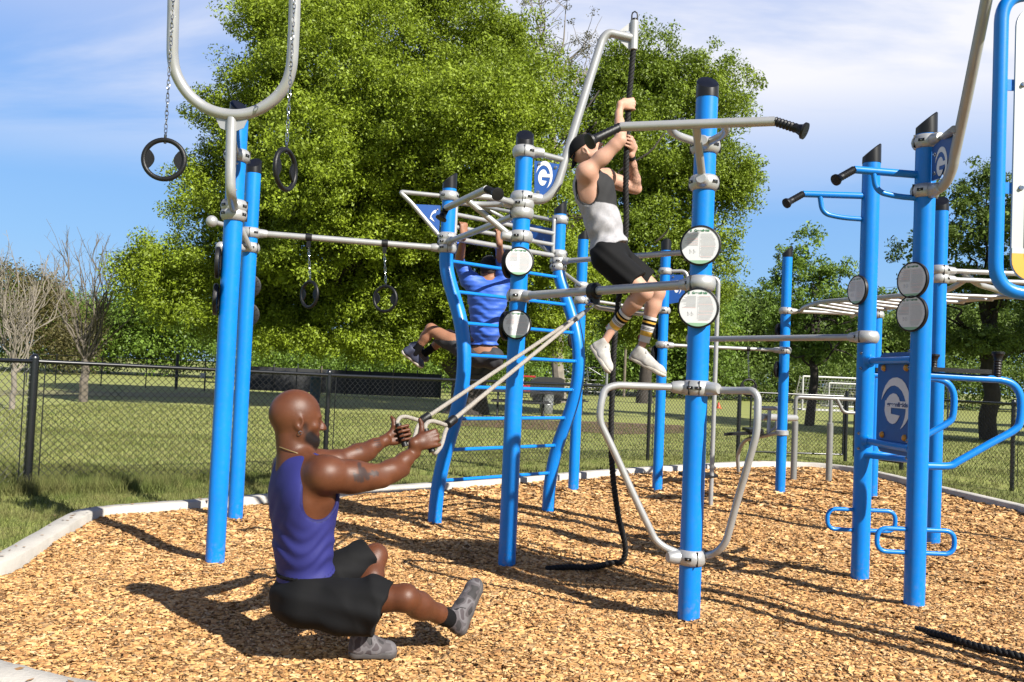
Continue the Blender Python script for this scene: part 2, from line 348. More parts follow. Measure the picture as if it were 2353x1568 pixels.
blades(30000, -4, 8, 9, 15, .07, .17, .006, lambda x, y: np.abs(y-(10.9+(x+2.1)*.62)) < .18)
q = np.concatenate(GB); tag(arr_mesh('grass', q.reshape(-1, 3), np.arange(len(q)*3).reshape(-1, 3), M_BLADE), 'short mown grass with taller tufts along the kerb and fence', 'grass', kind='stuff')
# bare earth and leaf litter under the big tree
M_LITT = mat('leaf_litter', (.26, .14, .07), .95, col2=(.13, .085, .04), vscale=3, bump=.7, bscale=30)
def patch(name, px, z, m):
    pts = [G(x, y)[:2] for x, y in px]; return tag(MB().add([(a, b, z) for a, b in pts], [tuple(range(len(pts)))]).build(name, m, flat=True), kind='structure')
patch('bare_earth', [(1000, 972), (1250, 984), (1420, 994), (1560, 992), (1620, 984), (1560, 974), (1380, 966), (1150, 960), (1010, 962)], -.044, M_LITT)
M_STRAW = mat('dry_strip', (.36, .31, .12), .95, col2=(.27, .28, .08), vscale=1.5, bump=.5, bscale=30)
patch('dirt_track', [(-400, 900), (80, 893), (300, 899), (560, 902), (560, 911), (300, 909), (60, 905), (-400, 915)], -.040, M_STRAW)

# fallen leaves on the kerb and grass
n = 260; k = rng.integers(0, len(kb), n); p = kb[k]+rng.normal(0, .045, (n, 2)); far = rng.random(n) < .35; p[far] += rng.normal(0, .5, (far.sum(), 2)); a = rng.uniform(0, 6.28, n); L = rng.uniform(.012, .03, n)
u = np.c_[np.cos(a), np.sin(a), rng.normal(0, .12, n)]*L[:, None]; v = np.c_[-np.sin(a), np.cos(a), rng.normal(0, .12, n)]*L[:, None]*.4; c = np.c_[p, np.where(far, .012, ZK+.006)]
tag(arr_mesh('fallen_leaves', np.stack([c-u, c+v, c+u, c-v], 1).reshape(-1, 3), np.arange(n*4).reshape(-1, 4), mat('dead_leaf', (.55, .30, .12), .8, island=.4)), 'small brown fallen leaves scattered along the concrete kerb', 'leaves', kind='stuff')
# ---------------------------------------------------------------- the gym rig: posts bolted together by bars
PR = .0605
rig = thing('fitness_rig', 'blue and silver outdoor gym rig of round posts joined by bars, standing on wood chips', 'exercise rig', (1.0, 7.0, 0))
def PX(k): return np.array([*POSTS[k], 0.])
def px_on(k, x, y):                       # height of a measured photo row on post k
    X, Y = POSTS[k]; d = ray(x, y); return HC + d[2]*Y/d[1]
PO = {}
def post(k, z1=2.88, cut=(0, -1)):
    X, Y = POSTS[k]; o = MB().tube([(X, Y, -.3), (X, Y, z1)], PR, 28, cap=False).build('post', M_BLUE, rig)
    c = unit((cut[0], cut[1], 0)); m = MB(); seg = 28; V = []; F = []
    for i in range(seg):
        a = 2*math.pi*i/seg; dx, dy = math.cos(a), math.sin(a); t = dx*c[0]+dy*c[1]
        for z, r in ((z1-.004, PR+.002), (z1+.02, PR+.002), (z1+.085-.045*t, PR+.001), (z1+.092-.045*t, PR-.006)): V.append((X+dx*r, Y+dy*r, z))
    for i in range(seg):
        j = (i+1) % seg
        for q in range(3): F.append((i*4+q, j*4+q, j*4+q+1, i*4+q+1))
    F.append(tuple(i*4+3 for i in range(seg))); m.add(V, F).build('post_cap', M_CAP, o)
    PO[k] = o; return o
for k, cut in dict(A=(.7, -.7), B=(0, -1), C=(-.9, .1), D=(0, -1), E=(-1, 0), F=(-1, 0), G=(0, 1), H=(0, -1), I=(-1, 0), J=(-1, .2), K=(-1, .2), L=(-.5, -1), M=(0, -1), Q=(0, -1)).items():
    if k not in 'CE': post(k, 2.26 if k == 'M' else 2.90, cut)
def clamp(k, z, d=None, h=.042, par=None):
    """split cast collar; d = direction of the boss that carries a tube"""
    X, Y = POSTS[k]; m = MB()
    m.lathe((X, Y, z-h), (0, 0, 1), [(0, PR+.003), (.004, PR+.011), (h*.5, PR+.021), (h, PR+.025), (h*1.5, PR+.021), (2*h-.004, PR+.011), (2*h, PR+.003)], 30)
    dirs = [unit((d[0], d[1], 0))] if d is not None else []
    for q in dirs: m.lathe((X+q[0]*(PR-.0), Y+q[1]*(PR-.0), z), q, [(0, .037), (.03, .037), (.07, .032), (.08, .026)], 18)
    base = dirs[0] if dirs else unit((.3, -1, 0))
    for s_ in (-1, 1):                                     # bolt pockets and the split line
        a = math.atan2(base[1], base[0])+s_*R(52); q = np.array([math.cos(a), math.sin(a), 0]); c = np.array([X, Y, z])+q*(PR+.018); tq = np.array([-q[1], q[0], 0])
        m.box(c, (.036, .016, .017), [tq, q, (0, 0, 1)], 1); m.ball(c+q*.006, .0065, 8, 2)
        a = math.atan2(base[1], base[0])+s_*R(88); q = np.array([math.cos(a), math.sin(a), 0]); c = np.array([X, Y, z])+q*(PR+.0135); tq = np.array([-q[1], q[0], 0])
        m.box(c, (.003, .0245, 2*h-.006), [tq, q, (0, 0, 1)], 1)
    return m.build('clamp', [M_CLAMP, M_BLK, M_CHROME], PO[k] if par is None else par)
def bar_between(k1, k2, z1, z2=None, r=.025, name='cross_bar', mt=None):
    z2 = z1 if z2 is None else z2; a = PX(k1); b = PX(k2); d = unit(b-a); a = a+[0, 0, z1]; b = b+[0, 0, z2]
    o = MB().tube([a+d*(PR+.03), b-d*(PR+.03)], r, 18).build(name, mt or M_SILV, rig); clamp(k1, z1, d); clamp(k2, z2, -d); return o
# ---- emblem outlines, in panel units (x right, y up, total height about 1)
def EM(pts): return [((x-515)/660, (720-y)/660) for x, y in pts]
CRES = EM([(315, 690), (335, 590), (370, 500), (420, 430), (470, 397), (530, 389), (590, 412), (640, 465), (680, 545), (706, 640), (716, 740), (710, 820), (692, 900), (660, 965), (625, 1015), (588, 1052), (622, 980), (645, 900), (656, 820), (656, 760), (650, 690), (632, 630), (600, 565), (550, 515), (495, 494), (440, 508), (395, 548), (352, 615)])
BLOB = EM([(578, 705), (560, 650), (525, 607), (480, 597), (435, 622), (397, 672), (372, 750), (366, 820), (380, 890), (412, 957), (445, 987), (480, 997), (518, 983), (550, 940), (577, 880), (455, 866), (455, 785), (655, 787), (655, 705)])
def emblem(mb, o, u, v, size, mi=1, lift=.0015):
    n = unit(np.cross(u, v))
    for q in (CRES, BLOB):
        mb.prism([(a*size, b*size) for a, b in q], V3(o)+n*lift, u, v, .0012, mi)
def sign_disc(k, px, py, face, r=.105, back=False, words=True, dist=.085):
    """round instruction disc bolted to a post; face = direction it looks"""
    z = px_on(k, px, py) if py > 10 else py; X, Y = POSTS[k]; n = unit((face[0], face[1], 0)); u = unit(np.cross((0, 0, 1), n)); v = np.array([0, 0, 1.]); c = np.array([X, Y, z])+n*dist
    m = MB(); m.lathe(c-n*.016, n, [(0, r-.012), (.003, r-.002), (.014, r), (.024, r-.001), (.027, r-.005), (.0271, r-.010), (.023, r-.0115)], 44)
    for t in range(2): m.tube([c-n*.018+r*(.35+.3*t)*(math.cos(a)*u+math.sin(a)*v) for a in np.linspace(0, 2*math.pi, 25)[:-1]], .002, 5, closed=True)
    for a in np.linspace(0, math.pi, 7)[:-1]: m.tube([c-n*.018-(r-.013)*(math.cos(a)*u+math.sin(a)*v), c-n*.018+(r-.013)*(math.cos(a)*u+math.sin(a)*v)], .002, 5)
    m.box(c-n*.03, (.03, .03, .09), [u, n, v])
    o = m.build('sign_disc', M_BLK, rig)
    m = MB(); rf = r-.0105; m.lathe(c+n*.0065, n, [(0, rf), (.002, rf)], 40)
    f0 = c+n*.0098; q = lambda a, b, w, h, mi: m.add([f0+u*(a-w/2)+v*(b-h/2), f0+u*(a+w/2)+v*(b-h/2), f0+u*(a+w/2)+v*(b+h/2), f0+u*(a-w/2)+v*(b+h/2)], [(0, 1, 2, 3)], mi)
    seg = [(rf*.995*math.sin(a), -rf*.995*math.cos(a)) for a in np.linspace(-.62, .62, 14)]; m.add([f0+u*a+v*b for a, b in seg], [tuple(range(len(seg)))], 3)
    if words: text_mb(m, 'Greenfields', .0175, f0+v*(rf*.80)+u*.006, u, v, .0004, 2, bold=.0006); emblem(m, f0+v*(rf*.80)-u*.052, u, v, .016, 2, .0001)
    else: q(0, rf*.8, .09, .009, 2)
    lr = random.Random(px+py); y_ = rf*.62
    while y_ > -rf*.72:
        hw = math.sqrt(max(0, (rf*.93)**2-y_*y_)); red = lr.random() < .22
        wl = hw*lr.uniform(.55, .92)
        if y_ > -rf*.1 or lr.random() < .35: q(-.012-wl/2+.0, y_, wl, .0013, 5 if red else 4) if y_ > -rf*.05 else None
        q(.004+hw*lr.uniform(.74, .88)/2, y_, hw*.84, .0012, 5 if lr.random() < .2 else 4); y_ -= .0062
    q(-.002, 0, .0008, rf*1.25, 4)
    for s_ in (-.050, -.030):                                # little exercise figures
        m.tube([f0+u*(s_-.004)-v*.02+n*.0005, f0+u*(s_-.004)-v*.045+n*.0005], .0005, 4, mi=4); m.tube([f0+u*(s_-.004)-v*.022+n*.0005, f0+u*(s_+.007)-v*.036+n*.0005, f0+u*(s_-.004)-v*.044+n*.0005], .0004, 4, mi=4)
    m.build('sign_face', [M_WHITE, M_WHITE, M_GREEN, M_PALEG, M_GREY, M_RED], o, flat=True)
    return o
# ---- post A: ring frame
AXY = np.array(POSTS['A']); zl = px_on('A', 537, 475); _s = P(531, 400, 5.3); dA = unit((_s[0]-AXY[0], _s[1]-AXY[1], 0))
z1f = zc(0, 0, 2.8695); Yu = 5.30
stem = [P(*z1f(1605, 1425), AXY[1]-.10), P(*z1f(1585, 1330), Yu+.02), P(*z1f(1580, 1200), Yu), P(*z1f(1587, 900), Yu), P(*z1f(1592, 810), Yu)]
fr = MB(); fr.tube(fillet(stem, .12), .030, 18)
Upx = [(1192, -60, 5.16), (1188, 120, 5.19), (1184, 300, 5.22), (1186, 400, 5.24), (1203, 490, 5.26), (1245, 580, 5.28), (1310, 665, 5.29), (1400, 735, 5.3), (1500, 775, 5.3), (1620, 790, 5.3), (1730, 772, 5.3), (1830, 722, 5.29), (1910, 655, 5.28), (1968, 570, 5.26), (1996, 480, 5.24), (2008, 380, 5.22), (2018, 180, 5.19), (2026, -60, 5.16)]
up = [P(*z1f(a, b), y) for a, b, y in Upx]; l0, r0 = up[0], up[-1]
def hook(p, s_): return [p+np.array([0, -.20, .62]), p+np.array([0, -.17, .52]), p+np.array([0, -.05, .40])][::1]
full = [l0+np.array([0, -.22, .36]), l0+np.array([0, -.20, .42]), l0+np.array([0, -.08, .46]), l0+np.array([0, -.01, .38]), l0+np.array([0, 0, .15])]+up+[r0+np.array([0, 0, .15]), r0+np.array([0, -.01, .38]), r0+np.array([0, -.08, .46]), r0+np.array([0, -.20, .42]), r0+np.array([0, -.22, .36])]
fr.tube(smooth(full, 6), .0335, 20)
for sx_ in (-1, 1):                                          # welded gussets under the loop
    a = P(*z1f(1592+sx_*20, 905), Yu); b_ = P(*z1f(1592+sx_*112, 812), Yu); c_ = P(*z1f(1592+sx_*20, 800), Yu); m1 = P(*z1f(1592+sx_*80, 880), Yu)
    fr.add([a+(0, -.003, 0), m1+(0, -.003, 0), b_+(0, -.003, 0), c_+(0, -.003, 0), a+(0, .004, 0), m1+(0, .004, 0), b_+(0, .004, 0), c_+(0, .004, 0)], [(0, 1, 2, 3), (7, 6, 5, 4), (0, 4, 5, 1), (1, 5, 6, 2), (2, 6, 7, 3)])
fr.build('ring_frame', M_SILV, rig)
clamp('A', zl); clamp('A', px_on('A', 537, 494)); zt = px_on('A', 553, 360); clamp('A', zt)
def plate(k, d, poly, name='emblem_plate', es=.20, ec=(.16, 0), bolts=(), th=.012, flip=False):
    """poly: (r,z) outline in the vertical plane through post k in direction d"""
    d = unit((d[0], d[1], 0)); u = d if not flip else -d; X, Y = POSTS[k]; o = np.array([X, Y, 0.]); v = np.array([0, 0, 1.]); n = np.cross(u, v); s_ = -1 if flip else 1
    m = MB().prism([(s_*a, b) for a, b in poly], o-n*th/2, u, v, th)
    for q in (1, -1):
        if es: emblem(m, o+d*ec[0]+v*ec[1]+n*q*(th/2), u*q, v, es, 1, .0008)
    for a, b in bolts:
        for q in (1, -1): m.lathe(o+d*a+v*b+n*q*th/2, n*q, [(0, .013), (.003, .012), (.004, .007), (.011, .006)], 10, 2)
    return m.build(name, [M_BLUED, M_WHITE, M_CHROME], rig)
plate('A', dA, [(.07, zl+.05), (.30, zl+.05), (.42, zl+.15), (.43, zt-.03), (.07, zt-.03)], es=.22, ec=(.24, (zl+zt)/2+.04), bolts=((.11, zl+.09), (.11, zt-.07), (.39, zt-.07)))
MB().tube([np.array([*AXY, zt])+dA*.07, np.array([*AXY, zt])+dA*.47], .017, 12).build('brace', M_SILV, rig)
# ball grips reaching out of post B and the strut back to A
zb1, zb2 = px_on('B', 579, 536), px_on('B', 577, 570)
bar_between('B', 'C', zb1+.0, px_on('C', 1019, 569), .026, 'cross_bar') if False else None
m = MB(); b1 = P(487, 509, 6.95); m.ball(b1, .046, 20); m.tube([b1, P(560, 530, 7.25), np.array([*POSTS['B'], zb2])+unit((-.4, -1, 0))*.07], .019, 14)
b2 = P(508, 568, 7.0); m.ball(b2, .043, 20); m.tube([b2, P(560, 572, 7.3)], .019, 12)
m.tube(fillet([P(546, 515, 7.15), P(556, 530, 7.2), P(576, 571, 7.31)], .1), .021, 14); m.build('ball_grips', M_SILV, rig)
clamp('B', zb2, (-.4, -1))
# ---- curved climbing ladder between C and E
def bow(k, pxs, YY):
    X, Y = POSTS[k]; zt_ = px_on(k, *pxs[0]); pts = [(X, Y, 2.91), (X, Y, zt_+.05), (X, Y, zt_)]
    for (x, y) in pxs[1:]:
        p = P(x, y, Y); dxx = p[0]-X; p = P(x, y, Y-dxx*.93*YY); p = P(x, y, Y-(p[0]-X)*.93*YY); pts.append(tuple(p))
    pts += [(X, Y, .10), (X, Y, -.3)]; q = np.array(smooth([V3(p) for p in pts], 6))
    for _ in range(40): q[1:-1] = q[1:-1]*.5+.25*(q[:-2]+q[2:])
    return list(q)
bc = bow('C', [(1016, 588), (1022, 622), (1043, 680), (1058, 730), (1067, 785), (1068, 840), (1062, 900), (1048, 960), (1029, 1020), (1013, 1075), (1003, 1140)], 1)
be = bow('E', [(1282, 625), (1294, 668), (1314, 720), (1327, 770), (1332, 820), (1330, 870), (1318, 925), (1300, 975), (1281, 1020), (1270, 1065), (1262, 1120)], 1)
for k, pts in (('C', bc), ('E', be)):
    X, Y = POSTS[k]; o = MB().tube(pts, PR, 24, cap=False).build('curved_post', M_BLUE, rig); PO[k] = o
    m = MB(); seg = 28; V = []; F = []; z1 = 2.9
    for i in range(seg):
        a = 2*math.pi*i/seg; dx, dy = math.cos(a), math.sin(a); tt = -dx
        for z, r in ((z1-.004, PR+.002), (z1+.02, PR+.002), (z1+.085-.045*tt, PR+.001), (z1+.092-.045*tt, PR-.006)): V.append((X+dx*r, Y+dy*r, z))
    for i in range(seg):
        j = (i+1) % seg
        for q in range(3): F.append((i*4+q, j*4+q, j*4+q+1, i*4+q+1))
    F.append(tuple(i*4+3 for i in range(seg))); m.add(V, F).build('post_cap', M_CAP, o)
def at_z(pts, z):
    for a, b in zip(pts, pts[1:]):
        if (a[2]-z)*(b[2]-z) <= 0 and abs(a[2]-b[2]) > 1e-6: return a+(b-a)*(a[2]-z)/(a[2]-b[2])
    return pts[-1]
for i in range(8):
    z = 2.27-.272*i; a, b = at_z(bc, z), at_z(be, z); d = unit(b-a)
    m = MB().tube([a+d*(PR-.01), b-d*(PR-.01)], .0165, 12)
    for q, s_ in ((a, 1), (b, -1)): m.lathe(q+d*s_*(PR-.012), d*s_, [(0, .024), (.014, .022), (.016, .017)], 12)
    m.build('rung', M_BLUE, rig)
# triangular overhead brackets on C and E
z1c, z2c = zc(940, 400, 6.533), zc(1260, 470, 5.6)
dCE = unit(PX('E')-PX('C')); side = np.array([-.707, .707, 0])
for k, tip, cz, zl_, zu_ in (('C', P(*z1c(105, 385), 7.63), P(*z1c(285, 558), 7.64), 2.47, 2.83), ('E', P(1104, 474, 9.0), P(1150, 497, 9.02), 2.50, 2.84)):
    X, Y = POSTS[k]; pu = np.array([X, Y, zu_]); pl = np.array([X, Y, zl_]); dd = unit((tip-pu)*[1, 1, 0])
    MB().tube(fillet([pu+dd*(PR+.01), tip, cz, pl+dd*(PR+.0)], .035), .019, 14).build('bracket_tube', M_SILV, rig)
    cc = pl+dd*(PR+.015)+(0, 0, .02); up_ = pu+dd*(PR+.01)-(0, 0, .085); n = unit(np.cross(up_-cc, cz-cc))
    m = MB(); e1 = cz-(0, 0, .012)
    m.add([cc+n*.006, up_+n*.006, e1+n*.006, cc-n*.006, up_-n*.006, e1-n*.006], [(0, 1, 2), (5, 4, 3), (0, 3, 4, 1), (1, 4, 5, 2), (2, 5, 3, 0)])
    u = unit((up_-e1)*[1, 1, 0]); v = np.array([0, 0, 1.]); nn_ = unit(np.cross(u, v))
    if k == 'C':
        fn = -1 if nn_[1] > 0 else 1
        m.prism([(a*.17, b*.17) for a, b in CRES if a < .05]+[(-.03*.21/.21*.3, -.02)], cc*.5+up_*.5-u*.035+nn_*(.008*fn), u, v, .0012*fn, 1)
    for q in ((e1*.8+up_*.1+cc*.1), (up_*.75+cc*.15+e1*.1)): m.ball(q-nn_*(0 if False else 0), .011, 8, 2)
    m.build('emblem_plate', [M_BLUED, M_WHITE, M_CHROME], rig)
    inn = dCE if k == 'C' else -dCE; w = np.array([X, Y, 0])+inn*(PR+.022)
    MB().tube(fillet([pu, w+(0, 0, zu_), w+(0, 0, zl_), pl], .03), .019, 12).build('bracket_tube', M_SILV, rig)
    clamp(k, zu_); clamp(k, zl_)
for z in (2.47, 2.575, 2.685):
    a = PX('C')+dCE*(PR+.02)+(0, 0, z); b = PX('E')-dCE*(PR+.02)+(0, 0, z+.01); MB().tube([a, b], .019 if z > 2.5 else .023, 14).build('cross_bar', M_SILV, rig)
bar_between('B', 'C', 2.395, 2.375, .026)
bar_between('C', 'D', 2.428, 2.436, .025)
# ---- D: rope arm with emblem plate
def rope_arm(k, path, socket, plate_poly, ec, bolts, d, lo, hi_, upper):
    MB().tube(fillet(path, .16, 10), .030, 20).build('rope_arm', M_SILV, rig); clamp(k, lo, d); clamp(k, hi_, d)
    MB().tube(upper, .021, 14).build('brace', M_SILV, rig)
    s = socket; m = MB(); m.lathe(s+(0, 0, -.10), (0, 0, 1), [(0, .026), (.004, .030), (.206, .030), (.21, .026)], 18)
    q = unit((path[-1]-path[0])*[1, 1, 0])
    for a_ in (-1, 1): m.add([s-q*.028+(0, 0, .10*a_), s-q*.028+(0, 0, .035*a_), s-q*.11+(0, 0, .03*a_+.0), s-q*.028+(.0, .006, .10*a_), s-q*.028+(0, .006, .035*a_), s-q*.11+(0, .006, .03*a_)], [(0, 1, 2), (5, 4, 3), (0, 3, 4, 1), (1, 4, 5, 2), (2, 5, 3, 0)])
    m.build('rope_socket', M_SILV, rig)
    m = MB(); m.lathe(s+(0, 0, .11), (0, 0, 1), [(0, .017), (.018, .016)], 12, 0)
    m.tube([s+(-.020, 0, .09), s+(-.020, 0, .15), s+(-.016, 0, .168), s+(0, 0, .178), s+(.016, 0, .168), s+(.020, 0, .15), s+(.020, 0, .09)], .0055, 8, mi=0); m.build('shackle', M_BLK, rig)
    plate(k, d, plate_poly, es=.19, ec=ec, bolts=bolts)
z2f = zc(800, 0, 2.8695); YD = 6.17; D0 = PX('D')
zlo, zhi = px_on('D', 1203, 455), px_on('D', 1206, 350)
pd = [P(*z2f(x, y), YD+e_) for x, y, e_ in ((1330, 1372, 0), (1440, 1378, 0), (1525, 1290, .0), (1585, 1090, .01), (1690, 740, .02), (1838, 270, .03), (1880, 225, .03), (2040, 262, .04))]
rd = lambda x, y: (P(*z2f(x, y), YD)[0]-D0[0], P(*z2f(x, y), YD)[2])
sockD = P(*z2f(2055, 250), 6.21)
rope_arm('D', pd, sockD, [rd(1372, 1105), rd(1372, 1340), rd(1425, 1345), rd(1495, 1300), rd(1515, 1230), rd(1545, 1130)], (rd(1440, 1200)[0], rd(1440, 1200)[1]), [rd(1405, 1128), rd(1517, 1152), rd(1395, 1322)], (1, 0), zlo, zhi, [D0+(.07, 0, zhi), P(*z2f(1570, 1100), YD)])
# ---- pull-up units with angled grips
def grip(a, b, par, fl=.042):
    d = unit(b-a); L = np.linalg.norm(b-a); pr = [(0, .022), (.006, .0245)]
    for i in range(6): t = .012+i*(L-.06)/6; pr += [(t, .0205), (t+(L-.06)/12, .0245)]
    pr += [(L-.045, .022), (L-.022, .029), (L-.012, fl), (L, fl), (L+.001, fl-.004)]
    return MB().lathe(a, d, pr, 20).build('grip', M_BLK, par)
def pull_up(k, zc_, zlw, L, Rr, gl, gr):
    X, Y = POSTS[k]; o = np.array([X, Y, zc_]); ax = unit(Rr-L); c = (L+Rr)/2; rad = unit((c-o)*[1, 1, 0])
    b = MB().tube([L, Rr], .0245, 18); b_ = b.build('pull_up_bar', M_SILV, rig)
    w = .14; m = MB().tube(fillet([c-ax*w, c-ax*w-rad*.18, o+rad*(PR+.02)-ax*.02, o+rad*(PR+.02)+ax*.02, c+ax*w-rad*.18, c+ax*w], .13, 8), .021, 16); m.build('support_loop', M_SILV, rig)
    MB().tube([c-rad*.005, np.array([X, Y, zlw])+rad*(PR+.012)], .022, 16).build('strut', M_SILV, rig)
    clamp(k, zc_, rad); clamp(k, zlw, rad); grip(L+unit(gl-L)*.0, gl, b_); grip(Rr, gr, b_)
zH = px_on('H', 1633, 338)
pull_up('H', zH, px_on('H', 1617, 422), P(1425, 292, 4.61), P(1780, 279, 4.42), P(1354, 326, 4.53), P(1851, 302, 4.34))
zD = px_on('D', 1200, 470)
pull_up('D', zD, px_on('D', 1198, 545), P(*z1c(835, 640), 6.42), P(*z1c(1465, 345), 5.70), P(*z1c(745, 815), 6.40), P(*z1c(1640, 425), 5.56))
# ---- long bars
bar_between('D', 'H', px_on('D', 1195, 681), px_on('H', 1612, 652), .0275)
bar_between('E', 'Q', 2.43, 2.43, .025); bar_between('J', 'Q', 1.675, 1.675, .023); bar_between('G', 'I', 1.74, 1.74, .021)
m = MB(); e0 = PX('E'); f0_ = PX('F'); d = unit(f0_-e0); zf = px_on('F', 1335, 657)
m.tube([e0+(0, 0, 2.38)+d*(PR), e0+(0, 0, 2.36)+d*.15, f0_+(0, 0, zf)-d*(PR-.02)], .020, 12); m.build('strut', M_SILV, rig); clamp('E', 2.375); clamp('F', zf)
zg = px_on('G', 1527, 714); zf2 = px_on('F', 1332, 690); clamp('F', zf2, PX('G')-PX('F')); clamp('G', zg, PX('F')-PX('G'))
for dz, e_ in ((0, 0), (-.045, .05), (-.07, .09)):
    dd = unit(PX('G')-PX('F')); sd_ = np.array([-dd[1], dd[0], 0]); MB().tube([PX('F')+dd*.1+(0, 0, zf2+dz*.2), PX('F')+dd*.30+sd_*e_+(0, 0, zf2+dz), PX('G')-dd*.30+sd_*e_+(0, 0, zg+dz), PX('G')-dd*.1+(0, 0, zg+dz*.2)], .018, 12).build('rail', M_SILV, rig)
# G: small bracket with emblem plate facing away
gg = PX('G'); zgu = px_on('G', 1530, 624); dg = np.array([1., -.25, 0]); dg = unit(dg)
MB().tube(fillet([gg+dg*.05+(0, 0, zgu), gg+dg*.26+(0, 0, zgu+.01), gg+dg*.31+(0, 0, zgu-.42)], .08), .022, 14).build('bracket_tube', M_SILV, rig); clamp('G', zgu)
plate('G', dg, [(.05, zgu-.04), (.22, zgu-.04), (.26, zgu-.36), (.05, zgu-.40)], es=.17, ec=(.155, zgu-.19), bolts=((.1, zgu-.07), (.2, zgu-.33)))
# ---- H: two bent dip frames
zu_, zl_ = px_on('H', 1600, 892), px_on('H', 1588, 1280); clamp('H', zu_, (-1, .0)); clamp('H', zl_, (-1, -.3))
z5f, z3f, zq = zc(1320, 780, 3.7333), zc(1660, 860, 4.9), zc(1100, 1086, 2.8695)
hp = lambda f_, x, y, e_: P(*f_(x, y), 4.91+e_)
lf = [hp(z5f, 1240, 552, 0), hp(z5f, 900, 540, -.01), hp(z5f, 570, 528, -.03), hp(z5f, 470, 560, -.04), hp(z5f, 435, 700, -.05), hp(z5f, 425, 850, -.05), hp(z5f, 560, 1130, -.04), hp(zq, 1200, 300, -.03), hp(zq, 1340, 590, -.02), hp(zq, 1400, 640, -.02), hp(zq, 1520, 690, 0)]
rf_ = [hp(z3f, 60, 350, 0), hp(z3f, 400, 365, -.10), hp(z3f, 690, 365, -.24), hp(z3f, 750, 440, -.26), hp(z3f, 745, 640, -.27), hp(z3f, 735, 860, -.27), hp(z3f, 640, 1200, -.24), hp(zq, 1900, 330, -.17), hp(zq, 1825, 610, -.12), hp(zq, 1760, 680, -.08), hp(zq, 1650, 710, -.0)]
for q, n_ in ((lf, 'dip_frame'), (rf_, 'dip_frame')): MB().tube(smooth(fillet(q, .10, 3), 3), .0195, 16).build(n_, M_SILV, rig)
clamp('H', zu_+.0001, (.6, -.6), h=.0415)
# ---- J and K: knee-raise station
def jk(k, zl_, zr_): return PX(k)
ztt, zbb = 1.508, .955; J0, K0 = PX('J'), PX('K'); djk = unit(K0-J0); nj = np.array([djk[1], -djk[0], 0]); nj = nj if nj[0] < 0 else -nj
for z in (ztt, zbb):
    m = MB().tube([J0+(0, 0, z)+djk*.05, K0+(0, 0, z)-djk*.05], .0235, 16)
    for q, s_ in ((J0, 1), (K0, -1)): m.lathe(q+(0, 0, z)+djk*s_*(PR-.006), djk*s_, [(0, .045), (.008, .044), (.022, .032), (.05, .028)], 14)
    m.build('tie_tube', M_BLUE, rig)
    for q, s_ in ((J0, 1), (K0, -1)):
        for dz in (-.052, .052): MB().lathe(q+djk*s_*.035+nj*.048+(0, 0, z+dz), nj, [(0, .012), (.006, .011), (.007, .007), (.013, .006)], 10).build('bolt', M_CHROME, PO['J' if s_ > 0 else 'K'])
MB().tube(fillet([J0+(0, 0, .86)+djk*.05, J0+(0, 0, .86)+djk*.25+nj*(-.12), K0+(0, 0, .87)-djk*.25+nj*(-.12), K0+(0, 0, .89)-djk*.05], .15), .022, 14).build('tie_tube', M_BLUE, rig)
# backrest panel
m = MB(); w0, w1 = .155, .655; zb0, zb1_ = .90, 1.56; po = []
for (cx_, cz_, a0) in ((w1-.09, zb0+.09, -90), (w1-.09, zb1_-.09, 0), (w0+.09, zb1_-.09, 90), (w0+.09, zb0+.09, 180)):
    for a in range(0, 91, 15): po.append((cx_+.09*math.cos(R(a0+a)), cz_+.09*math.sin(R(a0+a))))
o_ = J0-nj*.030; m.prism(po, o_+nj*.0, djk, (0, 0, 1), .014) if np.dot(np.cross(djk, (0, 0, 1)), nj) > 0 else m.prism(po, o_, djk, (0, 0, 1), -.014)
pf = o_+nj*.016
ue = djk*1.0; ne = nj; flipu = np.dot(np.cross(ue, (0, 0, 1)), nj) < 0
cE = pf+djk*.425+(0, 0, 1.232)
for q in (CRES, BLOB): m.prism([(a*.66, b*.33*1.0) for a, b in q], cE, ue, (0, 0, 1), .002, 1)
m.prism([(-.215*.66, .012), (.30*.66, .012), (.30*.66, -.033), (-.215*.66, -.033)], cE, ue, (0, 0, 1), .0025, 1)
text_mb(m, 'greenfields', .040, cE+djk*.031+(0, 0, -.011), ue, (0, 0, 1), .0042, 3, sx=1.62, bold=.0012)
bp_ = m.build('backrest_panel', [M_BLUED, M_WHITE, M_BLUE, M_NAVY], rig)
for a, z in ((.25, ztt-.05), (.56, ztt-.05), (.25, zbb+.06), (.56, zbb+.06)): MB().lathe(pf+djk*a+(0, 0, z), nj, [(0, .023), (.008, .021), (.016, .014), (.019, .004)], 16).build('bolt_cap', M_ORANGE, bp_)
